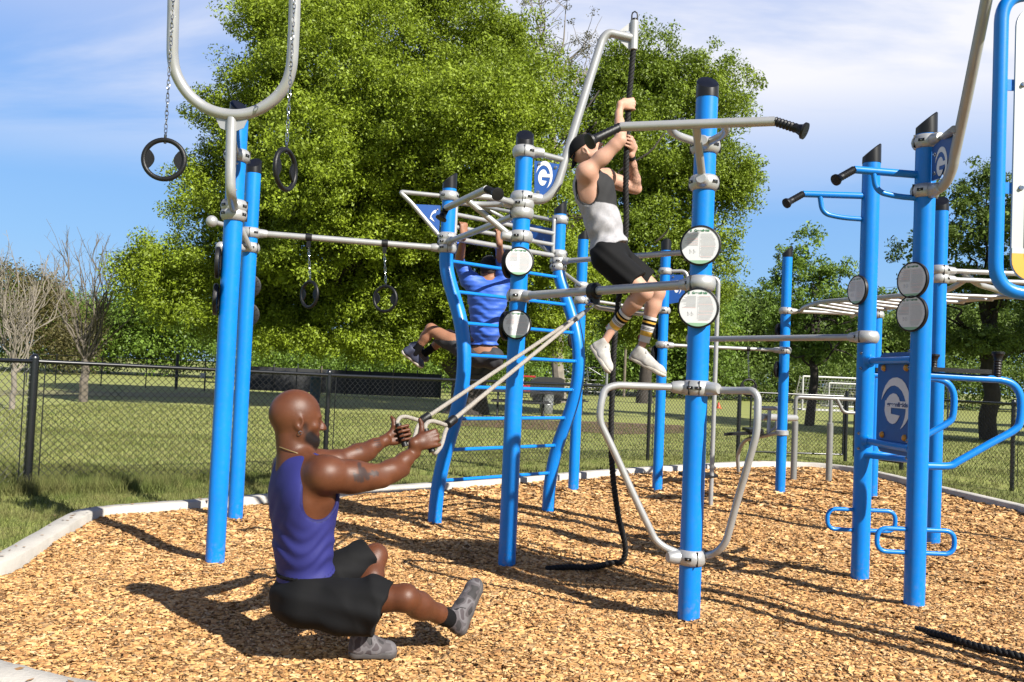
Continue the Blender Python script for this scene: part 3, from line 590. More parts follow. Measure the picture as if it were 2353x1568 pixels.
def knee_arm(k):
    o = PX(k); pr = [(.05, 1.415), (.40, 1.408), (.50, 1.404), (.575, 1.375), (.617, 1.30), (.617, 1.17), (.585, 1.105), (.43, 1.01), (.25, .90), (.19, .868), (.05, .862)]
    pts = smooth([o+(a, .01*0, z) for a, z in pr], 5); t_ = MB().tube(pts, .0225, 16).build('knee_raise_arm', M_BLUE, rig)
    m = MB(); pp = [(.0, 0), (.02, -.035), (.30, -.04), (.38, -.034), (.395, 0), (.38, .034), (.30, .04), (.02, .035)]
    m.prism([(a, b) for a, b in pp], o+(.04, 0, 1.438), (1, 0, 0), (0, 1, 0), .026); m.build('arm_pad', M_BLK, t_)
    grip(o+(.47, .0, 1.42), o+(.475, 0, 1.575), t_, .037)
    MB().tube([o+(0, 0, 2.665 if k == 'J' else 2.645)+(-.05, 0, 0), o+(-.475 if k == 'J' else -.44, 0, 2.66)], .0235, 16).build('dip_arm', M_BLUE, rig)
    s_ = -.475 if k == 'J' else -.44; MB().tube(fillet([o+(s_+.12, 0, 2.65), o+(s_+.14, 0, 2.53), o+(s_+.27, 0, 2.505), o+(-.05, 0, 2.50)], .12, 8), .0175, 14).build('dip_arm_brace', M_BLUE, rig)
    e_ = o+(s_, 0, 2.66); grip(e_, e_+(-.135, -.06, -.085), rig, .036)
    hw, z0, z1 = .235, .335, .475; ps = []
    for s2 in (1, -1): ps += [o+(s2*(hw-.07), -.045*0, z1 if s2 > 0 else z0), o+(s2*(hw-.02), 0, (z1-.02) if s2 > 0 else (z0+.02)), o+(s2*hw, 0, (z0+z1)/2), o+(s2*(hw-.02), 0, (z0+.02) if s2 > 0 else (z1-.02)), o+(s2*(hw-.07), 0, z0 if s2 > 0 else z1)]
    for s2 in (1, -1): MB().tube(smooth(fillet([o+(s2*.05, 0, z1), o+(s2*hw, 0, z1), o+(s2*hw, 0, z0), o+(s2*.05, 0, z0)], .065, 7), 2), .0145, 12).build('step_loop', M_BLUE, rig)
knee_arm('J'); knee_arm('K')
# ---- K rope arm (reaches over the viewer)
z8 = zc(2200, 0, 2.1195); K_ = PX('K'); dK = unit((.16, -.94, 0))
zlo, zhi = px_on('K', 2131, 441), px_on('K', 2134, 328)
def kp(r_, z): return K_+dK*r_+(0, 0, z)
pk = [K_+(.05, -.04, zlo), P(*z8(60, 980), 5.36), P(*z8(125, 935), 5.28), P(*z8(165, 850), 5.2), P(*z8(182, 760), 5.14), P(*z8(225, 560), 4.98), P(*z8(280, 290), 4.78), P(*z8(338, 0), 4.6)]
tp = pk[-1]+(pk[-1]-pk[-2])*.35; pk += [tp, tp+(.10, -.05, .05), np.array([2.63, 4.46, tp[2]+.03])]
rope_arm('K', smooth(pk, 4), np.array([2.66, 4.44, tp[2]+.02]), [(.07, zlo+.05), (.14, zlo+.05), (.24, zlo+.16), (.30, zhi+.02), (.07, zhi-.05)], (.165, (zlo+zhi)/2-.01), [(.1, zlo+.09), (.1, zhi-.1), (.26, zhi-.02)], P(*z8(150, 800), 5.2)-K_, zlo, zhi, [K_+(.06, -.03, zhi), P(*z8(172, 655), 5.06)])
# ---- overhead ladder between I-M and L
MB().tube([PX('I')+(0.07, 0, 2.23), PX('M')+(-.07, 0, 2.23)], .022, 14).build('cross_bar', M_SILV, rig); clamp('I', 2.23, (1, 0)); clamp('M', 2.23, (-1, 0))
for z in (2.375, 2.30):
    clamp('L', z, (1, 0)); MB().tube([PX('L')+(.08, 0, z), PX('L')+(1.3, 0, z)], .022, 14).build('cross_bar', M_SILV, rig)
POSTS['R'] = (5.08, 7.74); post('R', 2.9); [clamp('R', z, (-1, 0)) for z in (2.375, 2.30)]
z5 = zc(1820, 560, 3.741)
def zp(pxs): return [P(*z5(a, b), y) for a, b, y in pxs]
r1 = zp([(355, 690, 10.94), (390, 655, 10.8), (500, 617, 10.4), (640, 600, 10.0), (820, 588, 9.55), (1060, 572, 9.1), (1300, 548, 8.65), (1560, 530, 8.25), (1690, 490, 8.0), (1780, 440, 7.85), (1832, 402, 7.76)])
r2 = zp([(812, 738, 10.94), (850, 712, 10.8), (940, 690, 10.4), (1150, 658, 9.8), (1300, 640, 9.5), (1650, 608, 8.9), (2100, 562, 8.4), (2300, 540, 8.1)])
r3 = zp([(1812, 345, 7.76), (1870, 400, 7.8), (1960, 455, 7.9), (2080, 490, 8.0), (2250, 545, 8.2), (2420, 560, 8.4)])
for q in (r1, r2, r3): MB().tube(smooth(q, 5), .026, 14).build('ladder_rail', M_SILV, rig)
def along(pts, y):
    for a, b in zip(pts, pts[1:]):
        if (a[1]-y)*(b[1]-y) <= 0: return a+(b-a)*(a[1]-y)/(a[1]-b[1]+1e-9)
    return pts[-1]
for y in (10.7, 10.42, 10.14, 9.86, 9.58, 9.3, 9.02, 8.74, 8.46, 8.2):
    a, b = along(r1, y), along(r2, y); b = b+(b-a)*(0 if y > 8.8 else .05); MB().tube([a-(0, 0, .02), b-(0, 0, .02)], .017, 10).build('ladder_rung', M_SILV, rig)
# ---- round instruction discs
sign_disc('H', 1614, 570, (-.30, -1), .112); sign_disc('H', 1609, 711, (-.30, -1), .112)
sign_disc('D', 1199, 605, (-.05, -1), .103); sign_disc('D', 1195.5, 748, (-.05, -1), .103)
sign_disc('D', 1199, 607, (-1, .45), .103); sign_disc('D', 1195.5, 750, (-1, .45), .103)
sign_disc('J', 1976, 668, (-1, -.27), .105); sign_disc('K', 2100, 646, (-.90, -.42), .113); sign_disc('K', 2098, 722, (-.90, -.42), .113)
sign_disc('A', 530, 606, (-.97, -.25), .105, words=False); sign_disc('A', 524, 690, (-.97, -.25), .105, words=False)
sign_disc('B', 578, 656, (-.2, .96), .105, words=False); sign_disc('B', 574, 722, (-.2, .96), .105, words=False)
sign_disc('F', 1330, 782, (-.75, .7), .103, words=False); sign_disc('G', 1521, 762, (-.75, .7), .103, words=False); sign_disc('G', 1520, 812, (-.75, .7), .103, words=False)
sign_disc('I', 1803, 763, (-.8, .6), .103, words=False); sign_disc('I', 1801, 850, (-.8, .6), .103, words=False)
# ---------------------------------------------------------------- hanging rings
def chain(mb, a, b, ll=.034, r=.0026, mi=0):
    a, b = V3(a), V3(b); L = np.linalg.norm(b-a); n = int(L/(ll*.74)); d = (b-a)/L; x, y = perp(d)
    for i in range(n):
        t = R(55*i+20); u = math.cos(t)*x+math.sin(t)*y; c = a+d*(i+.5)*L/n; pts = []
        for q in range(12):
            w = 2*math.pi*q/12; pts.append(c+d*math.cos(w)*ll*.5+u*math.sin(w)*ll*.25)
        mb.tube(pts, r, 5, closed=True, mi=mi)
def ring(label, cx_, cy_, Yd, top, ang, r=.112, th=.014):
    c = P(cx_, cy_, Yd); t = thing('gym_ring', label, 'gym ring', tuple(c), 'black gym rings hanging on chains'); u = np.array([math.cos(ang), math.sin(ang), 0]); v = np.array([0, 0, 1.]); n = np.cross(u, v)
    m = MB().tube([c+(r)*(math.cos(a)*u+math.sin(a)*v) for a in np.linspace(0, 2*math.pi, 41)[:-1]], th, 14, closed=True); m.lathe(c+v*(r-.0)-(0, 0, .02), v, [(0, .008), (.05, .008)], 8); m.build('ring', M_BLK, t)
    for s_ in (-1, 1):
        m = MB(); po = []
        for a in np.linspace(-.62, .62, 9): po.append((s_*(r-.004)*math.cos(a), (r-.004)*math.sin(a)))
        for a in np.linspace(1, -1, 9): po.append((s_*(r*.47+.022*(a*a)*1.6), a*r*.52))
        if s_ < 0: po = po[::-1]
        m.prism(po, c-n*.006, u, v, .012).build('ring_pad', M_BLK, t)
    m = MB(); chain(m, c+v*(r+.015), top); m.lathe(c+v*(r+.0), v, [(0, .007), (.035, .007)], 8); m.build('chain', M_CHROME, t)
    return t
tl = l0+np.array([0, -.22, .36]); tr_ = r0+np.array([0, -.22, .36])
c1 = P(377, 367, 5.02); c2 = P(656, 390, 4.98)
ring('larger black gym ring on a long chain against the open sky', 377, 367, 5.02, (c1[0], c1[1], tl[2]), R(8))
ring('black gym ring turned half sideways, hanging by the tall silver frame', 656, 390, 4.98, (c2[0], c2[1], tr_[2]), R(75))
def bar_pt(k1, k2, z1, z2, f): return (PX(k1)+(0, 0, z1))*(1-f)+(PX(k2)+(0, 0, z2))*f
for px_, py_, f_, ang, lab in ((711, 677, None, -40, 'small black ring with two pads on the long silver bar, nearer the tall twin posts'), (885, 687, None, -22, 'plain thin-looking black ring on the long silver bar, nearer the curved ladder')):
    best = min(np.linspace(.02, .98, 200), key=lambda f: abs(((lambda q: CXP+FPX*np.dot(q-CAM, _r)/np.dot(q-CAM, _f))(bar_pt('B', 'C', 2.395, 2.375, f)))-px_))
    q = bar_pt('B', 'C', 2.395, 2.375, best); t = ring(lab, px_, py_, q[1], (q[0], q[1], q[2]-.07), R(ang), .108, .0135)
    dbc = unit(PX('C')-PX('B')); MB().lathe(q-dbc*.025, dbc, [(0, .034), (.05, .034)], 16).box(q-(0, 0, .055), (.03, .03, .06)).build('bar_clamp', M_BLK, t)
q = bar_pt('G', 'I', 1.74, 1.74, .68); q = min([bar_pt('G', 'I', 1.74, 1.74, f) for f in np.linspace(.05, .95, 200)], key=lambda q: abs(CXP+FPX*np.dot(q-CAM, _r)/np.dot(q-CAM, _f)-1720))
t = ring('far black ring hanging low beside the thin blue post, soccer field behind it', 1720, 891, q[1], (q[0], q[1], q[2]-.06), R(10), .100, .012)
MB().lathe(q-(.02, 0, 0), (1, 0, 0), [(0, .03), (.04, .03)], 14).box(q-(0, 0, .045), (.025, .025, .05)).build('bar_clamp', M_BLK, t)
# ---------------------------------------------------------------- ropes
def twisted(name, pts, r, label, cat, step=.012, lay=.085, par=None):
    pts = smooth(pts, 10); P_ = [pts[0]]; acc = 0     # resample
    for a, b in zip(pts, pts[1:]):
        L = np.linalg.norm(b-a)
        while acc+L >= step:
            a = a+(b-a)*((step-acc)/L); L = np.linalg.norm(b-a); acc = 0; P_.append(a)
        acc += L
    P_ = np.array(P_); tg = np.gradient(P_, axis=0); tg /= np.linalg.norm(tg, axis=1)[:, None]; x, _ = perp(tg[0]); m = MB(); X = []
    for i in range(len(P_)): x = x-tg[i]*np.dot(x, tg[i]); x /= np.linalg.norm(x); X.append(x)
    for s_ in range(3):
        q = []
        for i in range(len(P_)):
            a = 2*math.pi*(i*step/lay+s_/3); q.append(P_[i]+(math.cos(a)*X[i]+math.sin(a)*np.cross(tg[i], X[i]))*r*.5)
        m.tube(q, r*.56, 8)
    o = m.build(name, M_ROPE, par, ang=70)
    if label: tag(o, label, cat)
    return o
Y0 = 6.21; rp = lambda x, y, Yd=Y0: P(x, y, Yd)
g0 = G(1412, 1296, .0)
twisted('climbing_rope', [sockD-(0, 0, .09), rp(1448, 200), rp(1443, 262), rp(1440, 340), rp(1438, 430), rp(1439, 500), rp(1436, 565), rp(1428, 640, 6.23), rp(1418, 720, 6.24), rp(1411, 800, 6.24), rp(1407, 900, 6.24), rp(1404, 1000, 6.24), rp(1408, 1090, 6.24), rp(1420, 1180, 6.22), rp(1433, 1235, 6.2), rp(1437, 1268, 6.22), np.array([*G(1428, 1290, .04)[:2], .035]), np.array([*G(1408, 1300, .0)[:2], .02]), np.array([*G(1360, 1306, .02)[:2], .026]), np.array([*G(1310, 1310, .0)[:2], .02]), np.array([*G(1252, 1308, 0)[:2], .002])], .021, 'thick black twisted climbing rope trailing from its silver arm onto the wood chips', 'climbing rope')
twisted('climbing_rope', [np.array([2.66, 4.44, tp[2]-.07]), np.array([2.66, 4.44, 2]), np.array([2.66, 4.44, .6]), np.array([2.655, 4.43, .12]), np.array([*G(2390, 1532)[:2], .03]), np.array([*G(2330, 1508, .02)[:2], .026]), np.array([*G(2240, 1485, .02)[:2], .022]), np.array([*G(2170, 1462, .02)[:2], .02]), np.array([*G(2105, 1443, 0)[:2], -.006])], .021, 'end of a black twisted rope lying on the chips at the lower right edge', 'climbing rope')
# ---------------------------------------------------------------- information board at the right edge
sb = thing('information_board', 'grey and yellow board in a rounded blue tube frame at the right edge', 'sign board', (2.9, 3.9, 0))
YS = 3.9; sxl = P(2296, 400, YS)[0]-.0; zb_ = P(2350, 674, YS)[2]; xl = P(2290, 520, YS)[0]; xr = xl+.86; zt_ = P(2330, -14, YS)[2]
yr = YS-.0
fp = fillet([(xl+.45, YS, zb_), (xl, YS, zb_), (xl, YS, zt_), (xr, YS, zt_), (xr, YS, zb_), (xl+.45, YS, zb_)], .13, 9)
MB().tube(fp[:-1], .030, 22, closed=True).build('tube_frame', M_BLUE, sb)
MB().tube([(xr+.0, YS+.0, -.3), (xr, YS, zb_+.02)], .045, 22).build('leg', M_BLUE, sb); MB().tube([(xl+.62, YS, -.3), (xl+.62, YS, zb_-.02)], .03, 18).build('leg', M_BLUE, sb)
def rrect(x0, x1, z0, z1, r, n=7):
    o = []
    for cx_, cz_, a0 in ((x1-r, z0+r, -90), (x1-r, z1-r, 0), (x0+r, z1-r, 90), (x0+r, z0+r, 180)):
        for i in range(n+1): a = R(a0+90*i/n); o.append((cx_+r*math.cos(a), cz_+r*math.sin(a)))
    return o
px0, px1, pz0, pz1 = xl+.065, xr-.065, zb_+.055, zt_-.055
M_PANEL = mat('panel_grey', (.72, .75, .73), .45, var=.03, vscale=4); M_YEL = mat('panel_yellow', (1.15, .54, .04), .45, var=.04, vscale=4); M_PG = mat('panel_band', (.70, .80, .77), .45, var=.03)
zy = P(2330, 583, YS)[2]; zy2 = P(2330, 571, YS)[2]
m = MB().prism(rrect(px0, px1, pz0, pz1, .09), (0, YS+.006, 0), (1, 0, 0), (0, 0, 1), .012)
full_ = rrect(px0+.001, px1-.001, pz0+.001, pz1-.001, .089); low = [q for q in full_ if q[1] < zy-.01]
low = [(px1-.001, zy)]+[(px0+.001, zy)]+[q for q in full_ if q[1] < zy-.01 and q[0] < (px0+px1)/2][::1]+[q for q in full_ if q[1] < zy-.01 and q[0] >= (px0+px1)/2]
m.prism(low, (0, YS-.0065, 0), (1, 0, 0), (0, 0, 1), .002, 1)
m.prism([(px0+.001, zy), (px1-.001, zy), (px1-.001, zy2), (px0+.001, zy2)], (0, YS-.0068, 0), (1, 0, 0), (0, 0, 1), .002, 2)
ln = rrect(px0+.06, px1-.06, pz0+.05, pz1-.05, .06, 6); m.tube([(a, YS-.0095, b) for a, b in ln], .0042, 6, closed=True, mi=3)
m.build('panel', [M_PANEL, M_YEL, M_PG, M_NAVY], sb)
for z in (P(2330, 195, YS)[2], P(2322, 432, YS)[2]):
    MB().box((xl+.048, YS+.008, z), (.06, .006, .05)).build('mounting_tab', M_BLUE, sb); MB().lathe((px0+.035, YS-.006, z), (0, -1, 0), [(0, .012), (.003, .0118), (.006, .009), (.012, .008)], 12).build('bolt', M_CHROME, sb)
# ---------------------------------------------------------------- grey balance bars, bench, spinner behind
pb = thing('parallel_bars', 'grey low parallel bars on stout sleeves by the far kerb', 'parallel bars', tuple(G(1823, 1101)))
n1, n2 = G(1823, 1101), G(1904, 1104)
z3f = zc(1660, 860, 4.9)
top1 = P(*z3f(1200, 440), n1[1]); h1 = top1[2]
M_GTUBE = mat('grey_tube', (.40, .40, .38), .42, .35, var=.06, vscale=9)
end1 = n1+(1.3, .1, 0)
for q in (n1, n2): MB().tube([q+(0, 0, -.1), q+(0, 0, .80)], .044, 18).lathe(q+(0, 0, .80), (0, 0, 1), [(0, .044), (.012, .03)], 18).tube([q+(0, 0, .8), q+(0, 0, h1-.02)], .026, 16).build('leg', M_GTUBE, pb)
MB().tube(fillet([n1+(0, 0, .8), n1+(0, 0, h1), n2+(0, 0, h1), n2+(1.15, .12, h1), n2+(1.15, .12, .6)], .06), .027, 16).build('bar', M_GTUBE, pb)
q = n2+(.08, 0, h1); MB().tube(fillet([q, q+(.10, 0, -.19), q+(.9, .05, -.19), q+(.97, .05, 0)], .06), .024, 14).build('bar', M_GTUBE, pb)
# sit-up bench between the thin blue post and the sleeve
sbn = thing('sit_up_bench', 'black padded sit-up bench on silver tubes beside the thin blue post', 'exercise bench', tuple(G(1690, 1085)))
I0 = PX('I'); zi = px_on('I', 1797, 995); Yb = 11.2
def bp(x, y, Yd=Yb): return P(*z3f(x, y), Yd)
MB().tube(fillet([bp(520, 1310, 11.6), bp(505, 1120, 11.5), bp(580, 940, 11.4), bp(760, 910, 11.2), bp(980, 860, 11.0)], .12), .024, 14).build('leg', M_SILV, sbn)
MB().tube([bp(980, 860, 11.0), I0+(-.05, 0, zi)], .03, 14).lathe(I0+(0, 0, zi-.035), (0, 0, 1), [(0, PR+.004), (.012, PR+.02), (.058, PR+.02), (.07, PR+.004)], 24).build('post_clamp', M_CLAMP, sbn)
m = MB()
for dy in (-.13, .13):
    a, b = bp(375, 880, Yb+dy), bp(760, 845, Yb+dy); a2 = bp(400, 895, Yb+dy)
a = bp(350, 862, Yb-.18); b = bp(820, 845, Yb-.2); c_ = bp(820, 830, Yb+.25); d_ = bp(440, 850, Yb+.22); th = np.array([0, 0, -.035])
m.add([a, b, c_, d_, a+th, b+th, c_+th, d_+th], [(0, 1, 2, 3), (7, 6, 5, 4), (0, 4, 5, 1), (1, 5, 6, 2), (2, 6, 7, 3), (3, 7, 4, 0)]); m.build('pad', M_BLK, sbn, flat=True)
m = MB(); a = bp(660, 820, Yb-.22); b = bp(810, 815, Yb-.22); m.add([a, b, b+(0, .4, .0), a+(0, .4, 0), a+th, b+th, b+(0, .4, 0)+th, a+(0, .4, 0)+th], [(0, 1, 2, 3), (7, 6, 5, 4), (0, 4, 5, 1), (1, 5, 6, 2), (2, 6, 7, 3), (3, 7, 4, 0)]); m.build('headrest', M_BLK, sbn, flat=True)
MB().tube([bp(870, 870, 11.1), bp(885, 575, 11.15)], .024, 12).tube([bp(690, 565, 11.2), bp(985, 575, 11.1)], .026, 14).build('foot_bar', M_SILV, sbn)
MB().tube([bp(790, 672, 11.15), bp(1190, 688, 11.6)], .043, 18).build('roller', M_SILV, sbn)
MB().tube(fillet([bp(970, 720, 11.1), bp(960, 800, 11.1), bp(870, 850, 11.1)], .1), .02, 12).build('brace', M_SILV, sbn)
sp = thing('spinner_pole', 'thin silver standing spinner pole with a black foot disc behind the tall middle post', 'standing spinner', tuple(G(1633, 1157)))
b0 = G(1633, 1157); tp_ = P(1647, 640, b0[1])
MB().tube(fillet([b0+(0, 0, -.1), np.array([b0[0], b0[1], tp_[2]]), np.array([b0[0]-.22, b0[1]+.05, tp_[2]+.02])], .07), .0245, 16).build('pole', M_SILV, sp)
dc = P(1604, 1091, b0[1]+.15); MB().lathe(dc-(0, 0, .02), (0, 0, 1), [(0, .12), (.004, .20), (.012, .218), (.026, .218), (.034, .208), (.036, .06)], 36).build('foot_disc', M_BLK, sp)
MB().tube([(dc[0], dc[1], -.1), (dc[0], dc[1], dc[2])], .03, 12).build('hub', M_SILV, sp)
# ---------------------------------------------------------------- rope trainer held by the crouching man
M_CORD = mat('braided_cord', (.60, .54, .47), .8, bump=.8, bscale=420, var=.15, vscale=90)
tr = thing('rope_trainer', 'beige braided double rope with two black handles stretched from the silver bar', 'rope trainer', (.45, 5.5, 1.7))
dDH = unit(PX('H')-PX('D')); zDH = px_on('D', 1195, 681)
ctr = min([PX('D')*(1-f)+PX('H')*f+(0, 0, zDH) for f in np.linspace(.1, .9, 300)], key=lambda q: abs(CXP+FPX*np.dot(q-CAM, _r)/np.dot(q-CAM, _f)-1366))
MB().lathe(ctr-dDH*.035, dDH, [(0, .04), (.012, .054), (.055, .054), (.07, .042)], 20).box(ctr-(0, 0, .06), (.045, .06, .05), [dDH, np.cross(dDH, (0, 0, 1)), (0, 0, 1)]).build('bar_clamp', M_BLK, tr)
hk = P(1352, 704, ctr[1]-.05); m = MB().tube([ctr-(0, 0, .08), P(1357, 690, ctr[1]-.02), hk], .008, 8); m.tube(smooth([hk+(.02, 0, .02), hk+(.03, 0, 0), hk+(.0, 0, -.02), hk+(-.02, 0, 0)], 5, True), .005, 8, closed=True); m.build('carabiner', M_CHROME, tr)
E1 = P(978, 961, 4.78); E2 = P(1038, 968, 4.46)             # ferrules in front of the two handles
HL = (P(918, 985, 4.60)*.0+P(921, 992, 4.58)); HR = P(981, 1008, 4.27)
aL = unit(P(913, 966, 4.60)-P(933, 1028, 4.55)); aR = unit(P(968, 972, 4.27)-P(988, 1036, 4.24))
zg_ = zc(900, 960, 10.455)
hand_def = []
for (E_, ht, hb, Yh, trip) in ((E1, zg_(545, 560), zg_(720, 1130), 4.58, [(525, 520), (600, 410), (720, 385), (880, 420), (1060, 470)]), (E2, zg_(1225, 700), zg_(1400, 1270), 4.26, [(1225, 620), (1290, 530), (1400, 500), (1580, 540), (1740, 590)])):
    a, b = P(*ht, Yh+.0), P(*hb, Yh-.02); hand_def.append((a, b))
    h_ = MB().tube([a, b], .0165, 16).build('handle', M_BLK, tr)
    n_ = len(trip); up2 = [P(*zg_(x, y), Yh+(np.linalg.norm(E_[1]-Yh))*i/(n_-.5)) for i, (x, y) in enumerate(trip)]
    dn = [(b, 0)]; lowp = zg_(*( (880, 1050) if E_ is E1 else (1480, 1290))); mid = zg_(*((960, 870) if E_ is E1 else (1630, 1090))); hi2 = zg_(*((1050, 600) if E_ is E1 else (1740, 720)))
    MB().tube(smooth([a-unit(a-b)*.01]+up2+[E_], 6), .0105, 10).build('cord_loop', M_CORD, tr)
    MB().tube(smooth([b+unit(a-b)*.01, P(*lowp, Yh+.03), P(*mid, Yh+(E_[1]-Yh)*.5), P(*hi2, Yh+(E_[1]-Yh)*.9), E_], 6), .0105, 10).build('cord_loop', M_CORD, tr)
    d_ = unit(hk-E_); MB().lathe(E_-d_*.035, d_, [(0, .020), (.004, .023), (.058, .023), (.064, .018)], 16).build('ferrule', M_BLK, tr)
    hk2 = hk+(0.0, .02 if E_ is E1 else -.02, -.02); MB().tube([E_, hk2-unit(hk2-E_)*.10, hk2], .0115, 12).build('cord', M_CORD, tr)
    MB().tube([hk2-unit(hk2-E_)*.17, hk2-unit(hk2-E_)*.05], .0145, 12).build('splice', mat('grey_splice', (.3, .3, .3), .6, var=.2, vscale=80), tr)
# ---------------------------------------------------------------- chain-link fence runs
FB = [G(62, 1113), G(745, 1085), G(1488, 1052), G(1695, 1046), G(1942, 1054), G(2071, 1074), G(2325, 1121)]
FT = [1.25, 1.215, 1.19, 1.19, 1.19, 1.19, 1.20]
def link_mesh(a, b, h0, h1, w=.074, r=.003, z0=.03):
    L = np.linalg.norm((b-a)[:2]); n = int(L/w); d = (b-a)*[1, 1, 0]/n; nv = np.array([-(b-a)[1], (b-a)[0], 0])/L; hh = w*.98; rows = int(np.ceil(max(h0, h1)-z0)/hh*1+max(h0, h1)/hh*0)
    rows = int((max(h0, h1)-z0)/ (hh/2))
    V = []; F = []; c = 0
    # every wire zigzags down between two columns; neighbouring wires meet at the knuckles
    i = np.arange(n+1)[:, None]; j = np.arange(rows+1)[None]
    x = i+np.where((j+0) % 2 == 0, 0., .5)+0*j; x = np.broadcast_to(x, (n+1, rows+1)); off = np.where(j % 2 == 0, 1, -1)*.004+0*i
    pts = a[None, None]+x[..., None]*d[None, None]; top = h0+(h1-h0)*x/n
    z = z0+(top-z0)*j/rows; pts = pts.copy(); pts[..., 2] = z; A = []; Bp = []
    p0 = pts[:, :-1]+nv*off[:, :-1, None]; p1 = pts[:, 1:]+nv*off[:, 1:, None]; A.append(p0.reshape(-1, 3)); Bp.append(p1.reshape(-1, 3))
    x2 = i+np.where(j % 2 == 0, 1., .5)-0.0*j; x2 = np.broadcast_to(x2, (n+1, rows+1)); pts2 = a[None, None]+x2[..., None]*d[None, None]; pts2 = pts2.copy(); pts2[..., 2] = z0+(top-z0)*j/rows
    p0 = pts2[:-1, :-1]-nv*off[:-1, :-1, None]; p1 = pts2[:-1, 1:]-nv*off[:-1, 1:, None]; A.append(p0.reshape(-1, 3)); Bp.append(p1.reshape(-1, 3))
    A = np.concatenate(A); B = np.concatenate(Bp); t = B-A; t /= np.linalg.norm(t, axis=1)[:, None]; y = np.broadcast_to(nv, t.shape); xx = np.cross(t, y); m_ = len(A); V = np.zeros((m_, 8, 3)); k = 0
    for q, (e, s) in enumerate(((0, 1), (1, 0), (0, -1), (-1, 0))): V[:, q] = A+r*(e*xx+s*y); V[:, q+4] = B+r*(e*xx+s*y)
    f = np.array([[0, 1, 5, 4], [1, 2, 6, 5], [2, 3, 7, 6], [3, 0, 4, 7]]); F = (np.arange(m_)[:, None, None]*8+f[None]).reshape(-1, 4)
    return V.reshape(-1, 3), F
M_WIRE = mat('black_wire', (.010, .010, .011), .3, spec=.55, var=.2, vscale=30)
def fence(label, pts, tops, posts_r, wide_first=False):
    f = thing('chain_link_fence', label, 'fence', tuple(pts[0]), 'black chain-link fence sections'); Vs = []; Fs = []; c = 0
    for i, (p, tz) in enumerate(zip(pts, tops)):
        r_ = posts_r[i]; MB().tube([p+(0, 0, -.2), p+(0, 0, tz+(.02 if r_ < .04 else .0))], r_, 16).lathe(p+(0, 0, tz), (0, 0, 1), [(0, r_+.004), (.02, r_+.004), (.035, r_*.9), (.05, r_*.4), (.055, .004)], 14).tube([p+(0, 0, tz*.3-.02), p+(0, 0, tz*.3+.02)], r_+.004, 14).tube([p+(0, 0, tz*.62-.012), p+(0, 0, tz*.62+.012)], r_+.004, 14).build('fence_post', M_FENCE, f) if r_ else None
    for (a, b, t0, t1) in zip(pts, pts[1:], tops, tops[1:]):
        a2 = a+(0, 0, t0-.02); b2 = b+(0, 0, t1-.02); MB().tube([a2, b2], .0215, 14).build('top_rail', M_FENCE, f)
        v, q = link_mesh(a, b, t0-.0, t1-.0); Vs.append(v); Fs.append(q+c); c += len(v)
        d_ = unit(b-a); MB().tube([a+d_*.10+(0, 0, .02), a+d_*.10+(0, 0, t0-.02)], .006, 6).build('tension_bar', M_FENCE, f)
    arr_mesh('wire_mesh', np.concatenate(Vs), np.concatenate(Fs), M_WIRE, f); return f
lc = FB[0]; ld = unit((-.42, -.9, 0))
fence('long black chain-link fence behind the gym from corner post to gate', FB[:4], FT[:4], [.043, .03, .03, .038])
fence('black chain-link fence leaving the corner post at the left edge, seen at a slant', [lc, lc+ld*2.4, lc+ld*4.8], [1.25, 1.25, 1.25], [0, .03, .03])
dr = unit(FB[6]-FB[5])
fence('black chain-link fence on the right behind the blue knee-raise station', [FB[5]]+[FB[6], FB[6]+dr*2.6], [1.19, 1.2, 1.2], [.038, .03, .03])
mp_ = (FB[5]*.52+FB[6]*.48)
gt = thing('chain_link_gate', 'black chain-link double gate between the silver parallel bars', 'gate', tuple(FB[3]))
for a, b in ((FB[3], FB[4]), (FB[4], FB[5])):
    d_ = unit(b-a); a2, b2 = a+d_*.22, b-d_*.05
    MB().tube(fillet([a2+(0, 0, .07), a2+(0, 0, 1.15), b2+(0, 0, 1.15), b2+(0, 0, .07), a2+(0, 0, .07)], .03)[:-1], .018, 12, closed=True).build('gate_frame', M_FENCE, gt)
    v, q = link_mesh(a2, b2, 1.14, 1.14, z0=.08); arr_mesh('wire_mesh', v, q, M_WIRE, gt)
MB().tube([FB[4]+(0, 0, -.2), FB[4]+(0, 0, 1.25)], .034, 14).build('fence_post', M_FENCE, gt)
